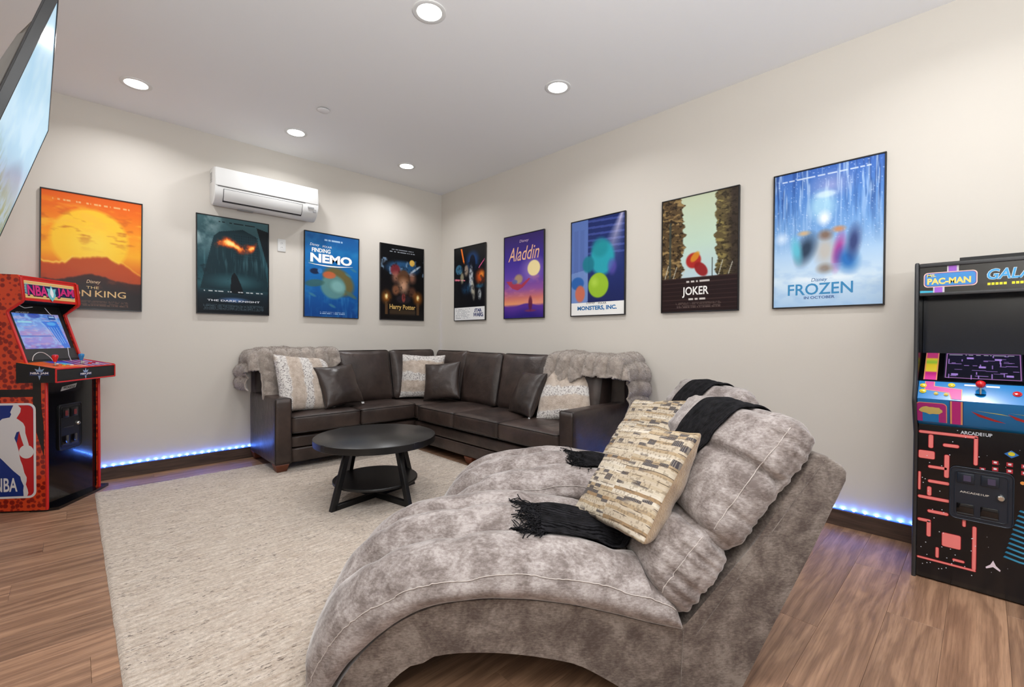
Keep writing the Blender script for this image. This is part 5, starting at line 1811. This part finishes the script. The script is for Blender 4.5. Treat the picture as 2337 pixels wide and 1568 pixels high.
# front of the deck: arcs and stripes lie on the slope from (-.03,.788) to (-.082,.905)
fn = Vector((-.052, .117)).normalized()
def front(a, s_, off=0.001):       # a: x, s_: height along the slope
    return (a, -.03 + fn.x * s_ - fn.y * off, .788 + fn.y * s_ + fn.x * off)
def fplate(name, poly, col, off, par=None):
    vs = [front(a, b, off) for a, b in poly]
    return obj(name, vs, [tuple(range(len(vs)))[::-1]], ink(col, .25), par or dk, False)
def bez(x0, x1, s0, s1, r):
    p = []
    for a, (cx, cy) in ((180, (x0 + r, s1 - r)), (90, (x1 - r, s1 - r))):
        for k in range(7):
            an = R(a - 90 * k / 6)
            p.append((cx + r * math.cos(an), cy + r * math.sin(an)))
    return [(x0, s0)] + p + [(x1, s0)]
fplate('deck_arch', bez(-.228, -.116, .002, .108, .018), (236, 160, 120), .0008)
fplate('deck_arch', bez(-.225, -.119, .002, .105, .016), (178, 40, 128), .0014)
fplate('deck_window', [(-.203, .002), (-.203, .052), (-.145, .052), (-.145, .002)], BLUE, .002)
gg = random.Random(4)
blob = []
for k in range(22):
    a = 2 * PI * k / 22
    blob.append((-.172 + (.038 + .008 * gg.random()) * math.cos(a), .066 + (.017 + .007 * gg.random()) * math.sin(a)))
fplate('deck_patch', blob, (216, 190, 110), .0026)
for x0, x1, c_ in ((-.108, -.060, (20, 60, 120)), (-.105, -.063, (236, 160, 110)), (-.099, -.069, (196, 40, 130))):
    fplate('deck_stripe', [(x0, .0), (x0, .124), (x1, .124), (x1, .0)], c_, .0008 + .0006 * (x0 + .108) * 160)
for cx in (.02, .135):
    fplate('deck_streak', [(cx - .055, .078), (cx - .02, .062), (cx + .055, .030), (cx + .02, .034), (cx - .03, .052)], (170, 40, 40), .001)
    fplate('deck_streak', [(cx - .05, .084), (cx + .04, .076), (cx + .07, .068), (cx + .03, .073)], (190, 196, 110), .001)
# top of the deck
tn = (Vector((0, .984)) - Vector((-.078, .910)))
TL = tn.length; tn.normalize()
def topp(a, s_, off=0.001): return (a, -.078 + tn.x * s_ - tn.y * off, .910 + tn.y * s_ + tn.x * off)
def tplate(name, poly, col, off):
    vs = [topp(a, b, off) for a, b in poly]
    return obj(name, vs, [tuple(range(len(vs)))[::-1]], ink(col, .25), dk, False)
for g_, c_, off in ((0.003, (236, 160, 110), .0008), (0.0, (206, 60, 150), .0014)):
    tplate('deck_stripe', [(-.195 - g_, .105), (-.195 - g_, .052 - g_), (-.110 - g_, .040 - g_), (-.099 - g_, .0), (-.069 + g_, .0), (-.069 + g_, .062 + g_), (-.165 + g_, .074 + g_), (-.165 + g_, .105)], c_, off)
def tbutton(a, s_, col, r):
    M = Matrix.Translation(topp(a, s_, 0)) @ Matrix.Rotation(math.atan2(tn.y, tn.x), 4, 'X')
    b = lathe('push_button', [(0.0001, 0.009), (r * .66, 0.008), (r * .72, 0.004), (r, 0.004), (r, 0.0)], (0, 0, 0), ink(col, .2), dk, 24)
    for v in b.data.vertices: v.co = M @ v.co
for a, s_, c_, r in ((-.203, .075, (230, 206, 40), .0125), (-.203, .038, (230, 206, 40), .0125), (-.103, .086, (230, 206, 40), .0125), (-.155, .026, (226, 200, 90), .008), (-.12, .024, (226, 200, 90), .008), (.108, .055, (200, 24, 34), .0145), (.16, .055, (200, 24, 34), .0145)):
    tbutton(a, s_, c_, r)
jy = topp(-.006, .045, 0)
joystick('joystick', (jy[0], jy[1], jy[2] - .002), MAT['red_ball'], dk, True, h=.03)
tplate('legend', [(-.06, .088), (-.06, .098), (-.012, .098), (-.012, .088)], (226, 236, 240), .001)
tplate('legend', [(.012, .086), (.012, .096), (.055, .096), (.055, .086)], (226, 236, 240), .001)
# monitor on its slope
sn_ = (Vector((.185, 1.135)) - Vector((.004, .988))).normalized()
strip('monitor_bezel', (.004, .988), (.19, 1.139), -bx, bx, .006, MAT['black_gloss'], t)
P = Paint(150, 104, .262, .190)
P.vgrad([(0, (18, 16, 40)), (1, (8, 8, 22))])
g = np.random.default_rng(5)
for k in range(34):
    x, y_ = g.random() * .84 + .05, g.random() * .8 + .08
    if g.random() > .4: P.rect(x, y_, x + .05 + g.random() * .14, y_ + .016, (170, 130, 214), .95)
    else: P.rect(x, y_, x + .013, y_ + .06 + g.random() * .12, (170, 130, 214), .95)
for x, y_ in ((.1, .80), (.80, .80), (.46, .5), (.3, .16), (.66, .2)): P.rect(x, y_, x + .09, y_ + .07, (176, 140, 226), .95)
P.rect(.02, .02, .98, .035, (190, 130, 200)); P.rect(.02, .96, .98, .975, (190, 130, 200)); P.rect(.02, .02, .032, .97, (190, 130, 200)); P.rect(.968, .02, .98, .97, (190, 130, 200))
P.tiny(.06, .06, .9, .08, (220, 220, 235), .8, 6, .02)
so = lambda X, Z: np.stack([X - .003, .004 + sn_.x * (.02 + Z) - sn_.y * .0012, .988 + sn_.y * (.02 + Z) + sn_.x * .0012], 1)
tag(P.build('screen', MAT['screen'], t, to=so), 'lit monitor screen with violet bars')
P = Paint(30, 100, .05, .225)
P.vgrad([(0, (214, 60, 140)), (.26, (206, 70, 130)), (.3, (236, 214, 60)), (.42, (150, 200, 70)), (.5, (236, 206, 50)), (.72, (240, 216, 70)), (.76, (206, 50, 140)), (1, (214, 60, 150))])
P.rect(0, 0, .1, 1, (236, 150, 110)); P.rect(.9, 0, 1, 1, (236, 150, 110))
P.build('instruction_card', MAT['print'], t, to=lambda X, Z: np.stack([X - .181, .004 + sn_.x * (.004 + Z) - sn_.y * .0012, .988 + sn_.y * (.004 + Z) + sn_.x * .0012], 1))
box('smoked_panel', (-bx, .165, 1.12), (bx, .172, 1.42), ink((4, 18, 36), .12), t)
prism('hood_underside', [(-.04, 1.402), (-.04, 1.408), (.17, 1.426), (.17, 1.42)], -bx, bx, MAT['black'], t)
box('marquee_trim', (-bx, -.056, 1.402), (bx, -.044, 1.416), MAT['dark_plastic'], t, .002)
box('marquee_trim', (-bx, -.060, 1.540), (bx, -.048, 1.556), MAT['dark_plastic'], t, .002)
mq = box('marquee', (-bx, -.050, 1.416), (bx, -.044, 1.540), MAT['black_gloss'], t)
def mp(name, poly, col, off): return plate(name, poly, -.050 - off, .0004, ink(col, .2), mq)
for x0 in (-.172, -.124):
    lo_, hi_ = ((1.416, 1.45) if x0 < -.15 else (1.505, 1.54))
    mp('marquee_stripe', [(x0, lo_), (x0 + .040, lo_), (x0 + .040, hi_), (x0, hi_)], (206, 200, 210), .0004)
    mp('marquee_stripe', [(x0 + .005, lo_), (x0 + .033, lo_), (x0 + .033, hi_), (x0 + .005, hi_)], (160, 90, 206), .0009)
mp('marquee_stripe', [(-.219, 1.417), (-.172, 1.417), (-.172, 1.425), (-.219, 1.428)], (60, 180, 214), .0004)
for k, (ins, c_) in enumerate(((0, (246, 206, 190)), (.0035, (120, 60, 150)), (.006, (60, 140, 210)))):
    mp('marquee_plaque', roundrect(-.206 + ins, 1.442 + ins, -.022 - ins, 1.513 - ins, .016 - ins * .5), c_, .0014 + .0005 * k)
text('MS.', -.178, 1.498, .032, .014, ink((240, 220, 120)), mq, y=-.0532, bold=.02)
text('PAC-MAN', -.118, 1.470, .15, .030, ink((244, 214, 110)), mq, y=-.0532, bold=.04)
text('GALAGA', .115, 1.487, .215, .050, ink((236, 240, 244)), mq, y=-.0512, bold=.045, shear=.2)
text('GALAGA', .115, 1.487, .212, .047, ink((60, 160, 220)), mq, y=-.0518, bold=.02, shear=.2)
for k in range(16):
    if k in (5, 11): continue
    x0 = .010 + k * .0125
    mp('small_print', [(x0, 1.438), (x0 + .0095, 1.438), (x0 + .0095, 1.449), (x0, 1.449)], (240, 224, 30), .0006)
# printed lower panel: plain pink bars, white specks, red squares, teal stripes
lp = plate('front_print', [(-.2195, .03), (.2195, .03), (.2195, .765), (-.2195, .765)], .0032, .0006, ink((4, 5, 12), .15), t)
PK, PK2 = (240, 130, 126), (150, 10, 30)
def bar(x0, z0, x1, z1, r=.0062):
    r = min(r, (x1 - x0) / 2 - .0001, (z1 - z0) / 2 - .0001)
    plate('pink_bar', roundrect(x0 - .0022, z0 - .0022, x1 + .0022, z1 + .0022, r + .002), .0026, .0005, ink(PK2, .15), lp)
    plate('pink_bar', roundrect(x0, z0, x1, z1, r), .0020, .0005, ink(PK, .15), lp)
for q in ((-.218, .725, -.012, .737), (-.024, .60, -.012, .731), (-.182, .655, -.166, .72), (-.130, .670, -.075, .684), (-.218, .600, -.160, .638),
          (-.124, .520, -.108, .630), (-.182, .556, -.115, .568), (-.182, .484, -.106, .497), (-.218, .44, -.210, .53), (-.218, .400, -.104, .413),
          (-.184, .418, -.170, .462), (-.182, .335, -.108, .348), (-.218, .285, -.170, .298), (-.184, .215, -.170, .292), (-.128, .185, -.064, .250),
          (-.058, .30, -.048, .345), (-.024, .105, -.012, .31), (-.218, .098, -.012, .106), (-.06, .56, -.02, .570), (-.150, .120, -.14, .17), (-.090, .125, -.05, .135)):
    bar(*q)
gd = random.Random(11)
sp_v, sp_f = [], []
for k in range(110):
    x, z = gd.uniform(-.212, .2), gd.uniform(.06, .755)
    if x > .0 and gd.random() < .6: continue
    r = .0022 if x < 0 else .0011
    n0 = len(sp_v)
    for q in range(6):
        sp_v.append((x + r * math.cos(q * PI / 3), .0017, z + r * math.sin(q * PI / 3)))
    sp_f.append(tuple(range(n0, n0 + 6)))
o = obj('white_specks', sp_v, sp_f, ink((226, 230, 240)), lp, False); o['kind'] = 'stuff'
for x, z in ((.005, .585), (.045, .625), (.045, .595), (.09, .625), (.09, .595), (.135, .625), (.135, .595)):
    plate('red_square', [(x - .010, z - .009), (x + .010, z - .009), (x + .010, z + .009), (x - .010, z + .009)], .0020, .0005, ink((176, 36, 50)), lp)
    plate('white_square', [(x - .005, z - .003), (x + .005, z - .003), (x + .005, z + .005), (x - .005, z + .005)], .0014, .0005, ink((226, 220, 226)), lp)
plate('blue_diamond', [(.072, .672), (.095, .655), (.118, .672), (.095, .690)], .0020, .0005, ink((40, 110, 190)), lp)
plate('yellow_disc', [(.095 + .011 * math.cos(a), .674 + .009 * math.sin(a)) for a in np.linspace(0, 2 * PI, 14)[:-1]], .0014, .0005, ink((214, 200, 40)), lp)
for x, z in ((.088, .56), (.09, .535), (.13, .55)):
    plate('orange_disc', [(x + .008 * math.cos(a), z + .008 * math.sin(a)) for a in np.linspace(0, 2 * PI, 9)[:-1]], .0020, .0005, ink((230, 150, 70)), lp)
plate('white_chevron', [(.020, .135), (.035, .150), (.044, .172), (.053, .150), (.068, .135), (.066, .128), (.044, .142), (.022, .128)], .0020, .0005, ink((230, 214, 226)), lp)
for k in range(11):
    z = .20 + k * .022
    x0 = .075 + k * .0045
    plate('teal_stripe', [(x0, z), (x0 + .05, z - .012), (.2195, z - .018), (.2195, z - .008), (x0 + .05, z - .003), (x0 + .005, z + .008)], .0020, .0005, ink((30, 120, 160)), lp)
    plate('teal_highlight', [(x0 + .008, z + .001), (x0 + .05, z - .008), (.2195, z - .014), (.2195, z - .012), (x0 + .05, z - .006)], .0014, .0005, ink((110, 200, 226)), lp)
text('ARCADE1UP', -.018, .748, .105, .016, ink((214, 220, 230)), lp, y=.0014, bold=.03)
coin_door(t, -.105, .335, .105, .585, .003, True, True)

# black thin tray lying on the maze cabinet
tr = empty('cable_tray', (-0.27, -5.03, 1.572), R(-90), 'thin black metal bracket lying on top of the blue-decked arcade cabinet', 'bracket')
bm = bm_box((-.105, -.13, 0.004), (.115, .06, 0.010), .001, 1)
bm_box((-.105, -.135, 0.002), (.115, -.128, 0.018), .001, 1, bm)
objbm('plate', bm, MAT['black_matte'], tr)
box('rail', (-.10, -.10, .016), (.105, -.085, .022), MAT['grey_plastic'], tr, .001)
for x in (-.09, .0, .09):
    box('rail_post', (x - .004, -.098, .009), (x + .004, -.088, .017), MAT['black_matte'], tr)
box('upright_end', (.108, -.12, .004), (.114, -.09, .034), MAT['black_matte'], tr, .001)

# ================================================================== TELEVISION
tv = empty('television', (-3.706, -2.10, 1.937), 0, 'big flat television tilted down high on the left wall, showing blue sky and grass', 'television')
tv.rotation_euler = (R(16.5), 0, R(92.4))
TW, THt = 1.45, 0.83
P = Paint(150, 110, TW - .006, THt - .012)
P.vgrad([(0, (160, 196, 216)), (.4, (150, 190, 214)), (.75, (128, 166, 190)), (1, (100, 130, 120))])
P.over(np.clip((P.fbm(4, 5, 4, 4) - .45) * 4, 0, 1) * .5, (190, 214, 228))
mt = .55 + .18 * np.sin(P.x * 5 + 1)
P.over(np.clip((P.y - mt) * 12, 0, 1) * .5, (96, 130, 156))
g_ = P.fbm(40, 12, 4, 8)
P.over(np.clip((g_ - .42) * 6, 0, 1) * np.clip((P.y - .55) * 4, 0, 1), (92, 112, 74))
for k in range(26):
    x = .02 + .038 * k
    P.poly([(x, 1.0), (x + .008, 1.0), (x + .07 + .02 * (k % 3), .72 - .04 * (k % 4))], (96, 120, 60), .9)
P.build('screen', MAT['tv_screen'], tv, to=lambda X, Z: np.stack([X, np.full(X.shape, -.0012), Z - (THt - .012) / 2], 1))
bm = bmesh.new()
hw, hh = TW / 2, THt / 2
bm_box((-hw, -.004, -hh), (-hw + .006, .022, hh), .001, 1, bm)
bm_box((hw - .006, -.004, -hh), (hw, .022, hh), .001, 1, bm)
bm_box((-hw, -.004, hh - .006), (hw, .022, hh), .001, 1, bm)
bm_box((-hw, -.004, -hh), (hw, .022, -hh + .010), .001, 1, bm)
objbm('bezel', bm, MAT['black'], tv)
objbm('back_shell', bm_box((-hw + .002, .0, -hh + .002), (hw - .002, .028, hh - .002), .006, 2), MAT['dark_plastic'], tv)
prism('rear_housing', [(.026, -.36), (.055, -.34), (.072, -.25), (.074, -.08), (.062, .0), (.060, .06), (.045, .24), (.026, .34)], -hw + .03, hw - .03, simple('tv_housing', (92, 86, 80), 0.4), tv, .008)
box('port_cover', (-.12, .070, -.2), (.12, .078, -.12), MAT['black_matte'], tv, .002)
mt_ = empty('wall_mount', (XL, -2.10, 1.95), R(90), 'black wall bracket holding the television on the left wall', 'bracket')
box('wall_plate', (-.21, -.02, -.16), (.21, 0, .16), MAT['black_matte'], mt_, .003)
for x in (-.16, .16):
    tube('arm', [(x, -.02, .0), (x * .8, -.24, .0), (x, -.44, .0)], .016, MAT['black_matte'], mt_)
box('head_plate', (-.2, -.452, -.11), (.2, -.436, .11), MAT['black_matte'], mt_, .003)
